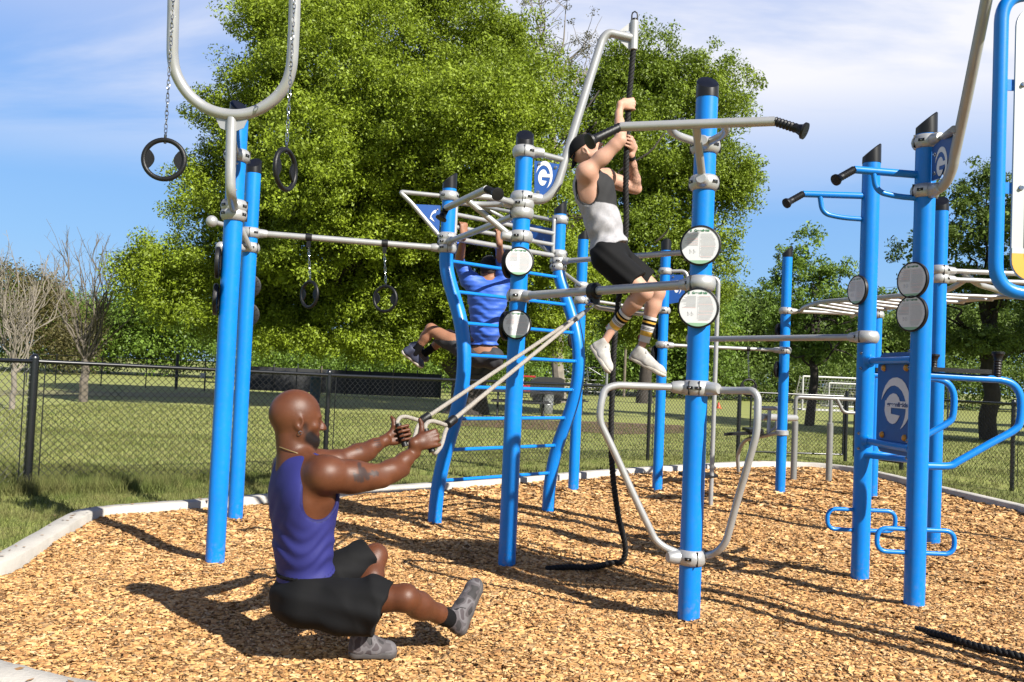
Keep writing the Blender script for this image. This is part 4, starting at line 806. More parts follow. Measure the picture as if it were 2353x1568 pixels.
# ---------------------------------------------------------------- trees
def leafmat(name, c1, c2, trans=.35, island=.35):
    return mat(name, c1, .55, col2=c2, vscale=.35, island=island, trans=trans, spec=.35)
M_LEAF = leafmat('oak_leaf', (.46, .60, .036), (.29, .40, .024)); M_LEAF2 = leafmat('dark_leaf', (.25, .37, .06), (.16, .25, .04)); M_LEAF3 = leafmat('bush_leaf', (.31, .48, .06), (.19, .32, .04)); M_LEAF4 = leafmat('light_leaf', (.27, .33, .045), (.16, .23, .03)); M_DRY = leafmat('dry_leaf', (.24, .20, .07), (.17, .16, .06))
M_BARK = mat('bark', (.07, .055, .045), .95, var=.4, vscale=6, bump=1., bscale=18); M_TWIG = mat('twig', (.33, .285, .23), .9, var=.3, vscale=3)
def leaves(cent, rad, per, size, squash=.8, r_in=0.):
    """leaf faces scattered through clump balls; cent (n,3), rad (n,)"""
    n = len(cent); d = rng.normal(size=(n, per, 3)); d /= np.linalg.norm(d, axis=2)[..., None]; rr = rng.random((n, per, 1))**.45*(1-r_in)+r_in
    p = cent[:, None]+d*rr*rad[:, None, None]*np.array([1, 1, squash]); p = p.reshape(-1, 3); m = len(p)
    nrm = (d.reshape(-1, 3)*.7+rng.normal(size=(m, 3))*.75+[0, 0, .35]); nrm /= np.linalg.norm(nrm, axis=1)[:, None]
    a = rng.normal(size=(m, 3)); u = np.cross(nrm, a); u /= np.linalg.norm(u, axis=1)[:, None]; v = np.cross(nrm, u)
    L = size*rng.uniform(.6, 1.3, (m, 1)); w = L*rng.uniform(.35, .6, (m, 1))
    q = np.stack([p-u*L*.5, p+v*w*.5+nrm*L*.08, p+u*L*.5, p-v*w*.5+nrm*L*.08], 1)
    return q.reshape(-1, 3)
def shell(c, r, n, fill=.25):
    d = rng.normal(size=(n, 3)); d /= np.linalg.norm(d, axis=1)[:, None]; k = rng.random(n) < fill; s = np.where(k, rng.uniform(.3, .85, n), rng.uniform(.86, 1.03, n))
    return np.array(c)+d*np.array(r)*s[:, None]
def crown_mesh(name, lobes, per_m2, clump, per, size, m, par, seed=0, front=True):
    C_ = []; Rr = []
    for c, r in lobes:
        ar = 4*math.pi*((r[0]*r[1])**1.6/3+(r[0]*r[2])**1.6/3+(r[1]*r[2])**1.6/3)**(1/1.6); n = max(4, int(ar*per_m2))
        sr = clump*2.1; ns = max(3, int(n/5)); sc_ = shell(c, np.maximum(np.array(r)-sr*.45, np.array(r)*.5), ns, .22); who = rng.integers(0, ns, n); d = rng.normal(size=(n, 3)); d[:, 2] = np.abs(d[:, 2])*1.1-.35; d /= np.linalg.norm(d, axis=1)[:, None]
        p = sc_[who]+d*(sr*rng.uniform(.55, 1.0, n)*rng.uniform(.75, 1.15, ns)[who])[:, None]*np.array([1, 1, .72])
        C_.append(p); Rr.append(rng.uniform(clump*.42, clump*.85, n))
    C_ = np.concatenate(C_); Rr = np.concatenate(Rr); k = C_[:, 2] > 1.6
    v = leaves(C_[k], Rr[k], per, size); ic = []; 
    for c, r in lobes: ic.append(np.array(c)+rng.normal(size=(max(3, int(r[0]*r[2]*26)), 3))*np.array(r)*.27)
    ic = np.concatenate(ic); ic = ic[ic[:, 2] > 2.2]; v = np.concatenate([v, leaves(ic, np.full(len(ic), clump), 24, size*1.7)])
    return arr_mesh(name, v, np.arange(len(v)).reshape(-1, 4), m, par), C_[k]
def limb(m, a, b, r0, r1, wob=.1, n=6, seg=8, rs=random):
    a, b = V3(a), V3(b); L = np.linalg.norm(b-a); pts = [a]
    for i in range(1, n): t = i/n; pts.append(a+(b-a)*t+np.array([rs.uniform(-1, 1), rs.uniform(-1, 1), rs.uniform(-.6, .6)])*L*wob*math.sin(math.pi*t))
    pts.append(b); pts = smooth(pts, 3); m.tube(pts, [r0+(r1-r0)*i/(len(pts)-1) for i in range(len(pts))], seg); return pts
def LP(px, py, Y, rx, rz, ry=None):       # a lobe measured in the photo at depth Y
    c = P(px, py, Y); s = Y/FPX; return (c, (rx*s, (ry if ry else (rx+rz)/2*s*1.0), rz*s))
# big oak
t = thing('oak_tree', 'huge leafy green oak filling the middle, with forked dark trunk', 'tree', tuple(G(1075, 948)))
YT = 27.5; lob = [LP(850, 230, 27, 250, 240, 4.0), LP(650, 150, 27.5, 105, 190, 2.6), LP(620, 60, 27, 70, 75), LP(760, 0, 27.5, 150, 90), LP(980, -10, 27.5, 170, 110), LP(1110, 130, 27.5, 130, 140), LP(1180, 260, 27, 150, 150, 2.6),
 LP(1060, 330, 24.6, 200, 190, 3.0), LP(740, 400, 24.2, 180, 180, 2.6), LP(560, 330, 27, 95, 115), LP(520, 260, 27, 55, 50), LP(530, 500, 26.5, 110, 110), LP(500, 630, 28, 95, 110), LP(380, 640, 25, 80, 95, 1.3), LP(345, 610, 25, 45, 40), LP(400, 720, 25, 70, 55),
 LP(640, 610, 25, 110, 75), LP(640, 680, 28.5, 140, 110), LP(800, 650, 28.6, 150, 110), LP(860, 560, 25, 120, 70), LP(980, 610, 28.5, 150, 120), LP(1180, 480, 25.5, 150, 130), LP(1260, 620, 26, 110, 100), LP(700, 750, 29, 150, 70), LP(560, 750, 28.5, 100, 60), LP(1000, 740, 29.5, 190, 70), LP(1230, 740, 27, 110, 60), LP(470, 420, 27, 55, 60), LP(640, 790, 26.5, 90, 45), LP(780, 800, 27, 110, 50), LP(900, 810, 27.5, 110, 45), LP(1180, 790, 28, 120, 45), LP(1020, 790, 28.5, 120, 50), LP(880, 700, 27.5, 200, 90), LP(800, 470, 30.5, 270, 150), LP(580, 560, 30, 90, 110), LP(1050, 520, 30.5, 200, 140)]
crown_mesh('crown', lob, 5.4, .62, 125, .10, M_LEAF, t)
m = MB(); base = G(1075, 948); b0 = base-(0, 0, .1)
fork = base+(0, 0, 1.2); m.tube(smooth([b0, base+(0.02, 0, .25), base+(0, 0, .7), fork], 4), [.85, .72, .68, .66, .62, .60, .58, .57, .56, .55, .55, .55, .55], 16)
rs = random.Random(5)
for tgt, r0 in (((-3.6, -.5, 3.4), .34), ((-1.4, .5, 4.2), .36), ((.9, -.5, 4.4), .34), ((3.2, .4, 3.6), .28), ((.2, 1.5, 5), .3)):
    e = base+np.array(tgt); pts = limb(m, fork-(0, 0, .2), e, r0, r0*.6, .08, rs=rs, seg=10)
    for _ in range(4):
        e2 = e+np.array([rs.uniform(-3, 3)+tgt[0]*.4, rs.uniform(-2, 2), rs.uniform(.6, 5)]); p2 = limb(m, e, e2, r0*.5, .06, .12, rs=rs)
        for _ in range(3): limb(m, p2[len(p2)//2], e2+np.array([rs.uniform(-2, 2), rs.uniform(-1.5, 1.5), rs.uniform(0, 2)]), .07, .02, .12, rs=rs, seg=6)
m.build('trunk', M_BARK, t)
# right oak
t = thing('oak_tree', 'rounded leafy oak just right of the huge one, behind the rope climber', 'tree', tuple(G(1480, 925)))
lob = [LP(1500, 190, 30, 125, 115), LP(1620, 230, 30, 95, 120), LP(1400, 260, 30, 95, 120), LP(1460, 400, 29, 160, 150), LP(1610, 400, 29, 115, 120), LP(1660, 440, 29, 70, 90), LP(1440, 560, 29, 170, 130), LP(1600, 580, 29, 85, 90), LP(1400, 690, 29, 160, 100), LP(1560, 690, 29, 95, 75), LP(1500, 760, 30, 150, 50)]
crown_mesh('crown', lob, 5.0, .6, 115, .105, leafmat('oak_leaf_two', (.39, .52, .038), (.24, .35, .026)), t)
m = MB(); base = G(1480, 925); m.tube([base-(0, 0, .1), base+(0, 0, 1), base+(.1, 0, 3.2)], [.5, .36, .3], 12)
for _ in range(6): limb(m, base+(.1, 0, 3), base+(rs.uniform(-1.6, 1.6), rs.uniform(-.5, 1), rs.uniform(5, 7.5)), .18, .04, .05, rs=rs)
m.build('trunk', M_BARK, t)
def small_tree(name, label, px, py, lobes, leafm, per=2.6, clump=.42, cnt=80, size=.1, tr=.13, group=None, tz=.55):
    base = G(px, py); t = thing(name, label, 'tree', tuple(base), group); _, cs = crown_mesh('crown', lobes, per, clump, cnt, size, leafm, t)
    m = MB(); zt = max(l[0][2] for l in lobes); top = base+np.array([0, 0, (zt)*tz]); pts = limb(m, base-(0, 0, .1), top, tr, tr*.6, .03, rs=rs, seg=10)
    for i in range(0, min(len(cs), 260), 13): limb(m, pts[int(len(pts)*rs.uniform(.5, .99))], cs[rs.randrange(len(cs))], tr*.3, .012, .1, rs=rs, seg=5)
    m.build('trunk', M_BARK, t); return t
Yt = 30.6
small_tree('shade_tree', 'airy dark green tree with open crown and single dark trunk beside the soccer goals', 1859, 975,
 [LP(1835, 590, Yt, 50, 60), LP(1870, 545, Yt, 22, 40), LP(1800, 640, Yt, 50, 40), LP(1900, 640, Yt, 60, 55), LP(1950, 620, Yt, 30, 22), LP(1840, 700, Yt, 90, 70), LP(1930, 730, Yt, 60, 70), LP(1790, 750, Yt, 60, 60), LP(1860, 800, Yt, 110, 60), LP(1760, 680, Yt, 25, 30), LP(2020, 690, Yt, 40, 35), LP(1990, 770, Yt, 60, 60)], M_LEAF3, per=2.6, clump=.36, cnt=85, size=.095, tr=.17)
Yt = 25.5
small_tree('shade_tree', 'large dark green tree at the right edge behind the overhead ladder', 2273, 1008,
 [LP(2210, 470, Yt, 60, 60), LP(2260, 410, Yt, 60, 40), LP(2160, 560, Yt, 80, 60), LP(2110, 590, Yt, 35, 25), LP(2280, 520, Yt, 110, 90), LP(2360, 480, Yt, 80, 80), LP(2200, 650, Yt, 120, 80), LP(2320, 660, Yt, 110, 100), LP(2140, 760, Yt, 90, 60), LP(2250, 790, Yt, 120, 60), LP(2380, 770, Yt, 90, 80), LP(2090, 690, Yt, 50, 40), LP(2440, 620, Yt, 80, 120)], M_LEAF2, per=3.0, clump=.36, cnt=100, size=.09, tr=.26)
# see-through tree showing over the oaks
t = thing('sparse_tree', 'tall thin grey tree with few leaves rising above the gap between the oaks', 'tree', tuple(G(1290, 905)))
Yt = 42; m = MB(); base = G(1290, 905); base = np.array([base[0]*42/base[1], 42, 0]); top = P(1230, 20, Yt); limb(m, base, P(1265, 260, Yt), .3, .16, .02, rs=rs)
tips = []
for a, b in (((1265, 260), (1215, -10)), ((1265, 260), (1300, 20)), ((1262, 200), (1350, 90)), ((1262, 230), (1375, 140)), ((1265, 260), (1180, 60)), ((1255, 150), (1240, -30)), ((1265, 250), (1345, 175))):
    p2 = limb(m, P(*a, Yt), P(*b, Yt+rs.uniform(-1, 1)), .09, .018, .06, rs=rs, seg=5)
    for _ in range(16):
        i = rs.randrange(len(p2)//3, len(p2)); e = p2[i]+np.array([rs.uniform(-1.3, 1.3), rs.uniform(-1, 1), rs.uniform(0, 1.5)]); limb(m, p2[i], e, .022, .008, .1, 3, 3, rs=rs); tips.append(e)
        if rs.random() < .5: limb(m, e, e+np.array([rs.uniform(-.8, .8), rs.uniform(-.5, .5), rs.uniform(-.2, .9)]), .01, .006, .1, 3, 3, rs=rs)
m.build('trunk', M_TWIG, t); tips = np.array([q for q in tips if rs.random() < .62]); v = leaves(tips, rng.uniform(.2, .5, len(tips)), 45, .11); arr_mesh('crown', v, np.arange(len(v)).reshape(-1, 4), leafmat('pale_leaf', (.24, .25, .05), (.15, .13, .05)), t)
# bare trees on the left
def bare(label, px, py, H, spread, n, tr, col, wx=0):
    base = G(px, py); t = thing('bare_tree', label, 'tree', tuple(base), 'leafless trees on the left'); m = MB(); fk = base+(0, 0, H*.24); limb(m, base-(0, 0, .1), fk, tr, tr*.85, .03, seg=8, rs=rs)
    for i in range(n):
        a = rs.uniform(0, 6.28); s_ = rs.uniform(.25, 1); e = fk+np.array([math.cos(a)*spread*s_+wx*s_, math.sin(a)*spread*s_*.8, H*(.76-.28*s_*s_)*rs.uniform(.75, 1.02)])
        p1 = limb(m, fk-(0, 0, rs.uniform(0, H*.05)), e, tr*.25, .009, .07, rs=rs, seg=5)
        for _ in range(9):
            i0 = rs.randrange(len(p1)//4, len(p1)-1); q = p1[i0]; d_ = unit(p1[min(i0+1, len(p1)-1)]-q); L = rs.uniform(.35, 1.2)*H*.17; e2 = q+(d_*.8+np.array([rs.uniform(-.7, .7), rs.uniform(-.7, .7), rs.uniform(.0, .9)]))*L
            p2 = limb(m, q, e2, .009, .004, .06, 3, 4, rs=rs)
            for _ in range(4): q2 = p2[rs.randrange(1, len(p2))]; limb(m, q2, q2+np.array([rs.uniform(-.3, .3), rs.uniform(-.3, .3), rs.uniform(.0, .55)])*H*.09, .0045, .0025, .05, 2, 3, rs=rs)
    m.build('trunk', col, t)
bare('leafless spreading tree with dark trunk, left of the huge oak', 191, 920, 4.9, 1.75, 18, .13, mat('dark_twig', (.21, .175, .135), .9, var=.3, vscale=3))
bare('pale leafless tree with whitish trunk at the left edge', 27, 936, 3.9, 1.5, 16, .07, M_TWIG)
# hedges and far woods: masses of foliage
def wood(name, label, pxs, Y, hpx, n, clump, cnt, size, m, depth=4):
    C_ = []
    for _ in range(n):
        t_ = rs.random()*(len(pxs)-1); i = int(t_); f = t_-i; x = pxs[i][0]*(1-f)+pxs[i+1][0]*f; ytop = pxs[i][1]*(1-f)+pxs[i+1][1]*f; top = P(x, ytop-22, Y)[2]+clump*.5; yy = Y+rs.uniform(0, depth); h = rs.random()**.45
        C_.append((P(x, ytop, Y)[0]+rs.uniform(-.5, .5), yy, max(.3, (top-clump*.8)*h+rs.uniform(-.4, .3))))
    C_ = np.array(C_); v = leaves(C_, rng.uniform(clump*.6, clump*1.2, len(C_)), cnt, size); return tag(arr_mesh(name, v, np.arange(len(v)).reshape(-1, 4), m), label, 'trees', kind='stuff')
wood('woodland', 'dense green wood edge behind the left field', [(-200, 690), (0, 640), (80, 690), (160, 730), (260, 690), (330, 660), (420, 700), (560, 740), (720, 790), (900, 800), (1100, 800), (1300, 790), (1500, 780), (1620, 730), (1700, 700)], 62, 0, 2500, 1.5, 75, .26, M_LEAF3, 10)
wood('woodland_dry', 'brownish half-bare thicket at the far left', [(-200, 640), (0, 610), (60, 630), (110, 700), (170, 770)], 56, 0, 230, 1.2, 70, .2, M_DRY, 4)
wood('woodland_dark', 'dark tree line across the far side of the soccer field', [(1380, 740), (1500, 720), (1640, 690), (1700, 670), (1780, 690), (1860, 720), (2000, 730), (2080, 740), (2180, 720), (2300, 700), (2460, 690), (2700, 680)], 70, 0, 2600, 1.9, 75, .3, M_LEAF2, 10)
wood('hedge_dark', 'low dark undergrowth below the far right tree line', [(1380, 850), (1800, 855), (2200, 860), (2700, 860)], 66, 0, 650, 1.1, 70, .24, M_LEAF2, 3)
wood('hedge', 'lighter bushes along the far field edge', [(480, 800), (600, 815), (760, 820), (900, 815), (1050, 820), (1250, 830)], 52, 0, 420, .95, 70, .17, M_LEAF3, 3)
# trees out of frame on the right that shade the field
for i, (x, y) in enumerate(((16, 22), (22, 27), (28, 33))):
    t = thing('shade_tree', 'tree outside the right edge, ' + ('nearest to the gym', 'second one out', 'farthest one out')[i], 'tree', (x, y, 0)); lob = [((x, y, 5), (2.6, 2.4, 2.2)), ((x+1.5, y, 4.4), (2, 2, 1.5)), ((x-1.2, y+.8, 6.2), (1.8, 1.8, 1.5))]; crown_mesh('crown', lob, 1.0, .8, 60, .2, M_LEAF2, t); MB().tube([(x, y, -.1), (x, y, 4.5)], [.25, .15], 8).build('trunk', M_BARK, t)
# ---------------------------------------------------------------- things across the field
M_SCREEN = mat('windscreen', (.045, .047, .05), .8, var=.2, vscale=1.5); M_WOODP = mat('wood_post', (.22, .18, .13), .9, var=.3, vscale=4); M_DK = mat('dark_metal', (.02, .02, .022), .6, var=.2); M_WHT = mat('white_paint', (.75, .75, .73), .5, var=.04); M_REDP = mat('red_paint', (.55, .02, .03), .5, var=.1); M_GALV = mat('galvanised', (.36, .37, .38), .45, .4, var=.1); M_ORG = mat('orange_plastic', (.85, .12, .02), .5, var=.05)
f = thing('screened_fence', 'long low fence covered with dark grey windscreen fabric under the huge oak', 'fence', tuple(P(580, 905, 40)*[1, 1, 0]))
a, b = P(572, 905, 40)*[1, 1, 0], P(1012, 905, 40)*[1, 1, 0]
MB().box((a+b)/2+(0, 0, .58), (np.linalg.norm(b-a), .02, 1.06), [unit(b-a), (0, 1, 0), (0, 0, 1)]).build('fabric', M_SCREEN, f)
for i in range(9): q = a+(b-a)*i/8; MB().tube([q+(0, -.04, 0), q+(0, -.04, 1.25)], .03, 8).build('fence_post', M_DK if i % 3 else M_WOODP, f)
f = thing('wire_fence', 'thin dark post-and-rail fence far off at the left field edge', 'fence', tuple(P(100, 910, 45)*[1, 1, 0]))
xs = [60, 127, 232, 335, 405, 470, 560]; pts = [P(x, 880, 38)*[1, 1, 0] for x in xs]
for x, q in zip(xs, pts): MB().tube([q, q+(0, 0, 1.3 if x != 405 else 1.5)], .025 if x != 405 else .07, 8).build('fence_post', M_DK, f)
MB().tube([pts[0]+(0, 0, 1.25), pts[-1]+(0, 0, 1.25)], .015, 6).build('rail', M_DK, f); MB().tube([pts[4]+(0, 0, .95), pts[-1]+(0, 0, .85)], .03, 6).build('rail', M_DK, f)
q = P(470, 905, 37)*[1, 1, 0]; s_ = thing('small_sign', 'tiny white square sign on a thin stake by the far left fence', 'sign', tuple(q)); MB().tube([q, q+(0, 0, .75)], .02, 6).build('stake', M_DK, s_); MB().box(P(466, 863, 37), (.2, .01, .2)).build('sign_panel', M_WHT, s_)
q = P(724, 902, 30)*[1, 1, 0]; z = P(724, 870, 30)[2]; s_ = thing('blue_bin', 'small blue-grey bin beyond the fence above the bald head', 'bin', tuple(q)); MB().lathe(q, (0, 0, 1), [(0, .15), (.3, .17), (z, .18), (z+.02, .19), (z+.05, .17)], 14).build('body', mat('slate_blue', (.03, .08, .14), .5, var=.1), s_)
# bleachers
for i, (x0, x1) in enumerate(((1232, 1275), (1280, 1330), (1352, 1392))):
    Y = 62; a = P(x0, 890, Y)*[1, 1, 0]; b = P(x1, 890, Y)*[1, 1, 0]; t = thing('bleacher', ('aluminium bleacher nearest the red canopy', 'aluminium bleacher in the middle of the far three', 'aluminium bleacher farthest right, ramping down behind the rope')[i], 'bleacher', tuple(a), 'aluminium bleachers across the field'); w = (b-a)[0]
    for k in range(4): MB().box((a[0]+w/2, Y+k*.55, .25+k*.27), (w, .26, .04)).build('seat_plank', M_WHT, t)
    for xx in (a[0], b[0]): MB().tube([(xx, Y, 0), (xx, Y+2.1, 1.3), (xx, Y+2.1, 0), (xx, Y, 0)], .035, 6).tube([(xx, Y, 1.0), (xx, Y+2.1, 1.95), (xx, Y+2.1, 0)], .035, 6).build('side_frame', M_GALV, t)
    MB().tube([(a[0], Y+2.1, 1.95), (b[0], Y+2.1, 1.95)], .03, 6).tube([(a[0], Y+2.1, 1.6), (b[0], Y+2.1, 1.6)], .025, 6).tube([(a[0], Y, 1.9), (b[0]+.2, Y, 1.1)], .03, 6).build('rail', M_GALV, t)
Y = 50; q = P(1214, 890, Y)*[1, 1, 0]; t = thing('utility_cart', 'small red-roofed utility cart far behind the curved ladder', 'cart', tuple(q))
zr = P(1214, 865, Y)[2]; MB().box(q+(0, 0, zr), (.75, 1.2, .09)).build('roof', M_REDP, t); m = MB()
for sx_ in (-.3, .3):
    for sy in (-.5, .5): MB().tube([q+(sx_, sy, .6), q+(sx_, sy, zr)], .02, 6).build('roof_post', M_WHT, t)
m.box(q+(0, 0, .5), (.72, 1.5, .35)); m.build('body', M_REDP, t)
for sx_ in (-.33, .33):
    for sy in (-.55, .55): MB().lathe(q+(sx_-.05, sy, .22), (1, 0, 0), [(0, .2), (.1, .2)], 12).build('wheel', M_DK, t)
# picnic tables, trash can and dark grill in the oak's shade
for i, (x, y) in enumerate(((1195, 958), (1290, 950))):
    q = G(x, y); t = thing('picnic_table', ('dark picnic table in shade left of the trash can', 'dark picnic table in shade behind the trash can')[i], 'picnic table', tuple(q), 'picnic tables under the oak')
    MB().box(q+(0, .5, .74), (1.8, .75, .05)).build('table_top', M_DK, t)
    for s2 in (-1, 1): MB().box(q+(0, .5+s2*.62, .45), (1.8, .26, .05)).build('seat', M_DK, t)
    for s2 in (-1, 1): MB().tube([q+(s2*.7, -.1, 0), q+(s2*.7, .3, .72)], .03, 6).tube([q+(s2*.7, 1.1, 0), q+(s2*.7, .7, .72)], .03, 6).tube([q+(s2*.7, -.12, .43), q+(s2*.7, 1.12, .43)], .03, 6).build('leg', M_DK, t)
q = G(1255, 951); t = thing('trash_can', 'round galvanised trash can with domed dark lid under the oak', 'trash can', tuple(q)); MB().lathe(q, (0, 0, 1), [(0, .2), (.02, .215), (.3, .225), (.31, .235), (.33, .225), (.62, .235), (.64, .245)], 20).build('body', M_GALV, t); MB().lathe(q+(0, 0, .64), (0, 0, 1), [(0, .245), (.05, .22), (.10, .14), (.12, .05)], 20).build('lid', M_DK, t)
q = P(1258, 905, 40)*[1, 1, 0]; t = thing('covered_trailer', 'low black covered trailer far behind the trash can', 'trailer', tuple(q)); zt2 = P(1258, 867, 40)[2]
m = MB(); po = [(-.75, .25), (.75, .25), (.75, zt2-.08), (.55, zt2), (-.35, zt2), (-.75, zt2-.18)]; m.prism(po, q, (1, 0, 0), (0, 0, 1), -1.6).build('body', M_DK, t)
for sx_ in (-.45, .45): MB().lathe(q+(sx_, -.05, .22), (0, 1, 0), [(0, .22), (.12, .22)], 12).build('wheel', M_BLK, t)
# soccer goals with nets
M_NET = mat('net_cord', (.62, .62, .6), .8, var=.05)
def goal(label, px, py, Y, wd, ht, dp):
    a = P(px, py, Y)*[1, 1, 0]; t = thing('soccer_goal', label, 'soccer goal', tuple(a), 'soccer goals'); x0, y0 = a[0], a[1]
    MB().tube(fillet([(x0, y0, 0), (x0, y0, ht), (x0+wd, y0+.4, ht), (x0+wd, y0+.4, 0)], .06), .05, 8).build('goal_frame', M_WHT, t)
    MB().tube(fillet([(x0, y0, .04), (x0, y0+dp, .04), (x0+wd, y0+dp+.4, .04), (x0+wd, y0+.4, .04)], .06), .035, 8).tube([(x0, y0, .03), (x0+wd, y0+.4, .03)], .03, 6).tube([(x0, y0+dp, .04), (x0, y0+.5, ht)], .03, 6).build('ground_bar', M_WHT, t); m = MB(); nx = int(wd/.17); nz = int(ht/.17)
    for i in range(nx+1): x = x0+wd*i/nx; m.tube([(x, y0+.05, ht), (x, y0+.5, ht), (x, y0+dp, .05)], .008, 3)
    for j in range(nz+1): f_ = j/nz; m.tube([(x0, y0+dp+(.5-dp)*f_, .05+(ht-.05)*f_), (x0+wd, y0+dp+(.5-dp)*f_+.4, .05+(ht-.05)*f_)], .008, 3)
    for j in range(8): m.tube([(x0, y0, ht*j/8), (x0, y0+dp+(.5-dp)*j/8, ht*j/8)], .008, 3); 
    m.build('net', M_NET, t)
goal('nearer white soccer goal with net beside the shade tree trunk', 1843, 942, 47, 4.5, 1.8, 1.6); goal('farther white soccer goal seen through the nearer net', 1904, 930, 58, 5, 1.55, 1.5)
q = P(1651, 940, 44)*[1, 1, 0]; t = tag(MB().lathe(q, (0, 0, 1), [(0, .17), (.02, .17), (.03, .12), (.30, .035), (.31, .02)], 14).build('traffic_cone', M_ORG), 'small orange cone standing alone on the soccer field', 'cone')
for x, y, Y, h, lab in ((1434, 895, 60, 3.4, 'thin wooden utility pole far right of the rope'), (1393, 895, 58, 3.0, 'grey steel pole directly behind the hanging rope')):
    q = P(x, y, Y)*[1, 1, 0]; tag(MB().tube([q, q+(0, 0, h)], .09, 8).build('utility_pole', M_GALV if x < 1400 else M_WOODP), lab, 'pole')
for x, z0, c in ((2183, 905, 1), (2160, 890, 0)):
    pass
q = P(2178, 935, 32)*[1, 1, 0]; tag(MB().tube([q, q+(0, 0, 2.1)], .035, 8).build('steel_pole', M_GALV), 'thin pale steel pole in front of the dark right tree line', 'pole')
for i, dz in enumerate((0, .28)):
    a = P(1560, 630, 75)+(0, 0, -dz); b = P(2120, 652, 75)+(0, 0, -dz); pts = [a+(b-a)*t-(0, 0, 1.1*math.sin(math.pi*t)) for t in np.linspace(0, 1, 14)]; tag(MB().tube(pts, .016, 5).build('power_line', M_DK), ('upper', 'lower')[i]+' thin power line crossing the blue sky gap', 'power line')
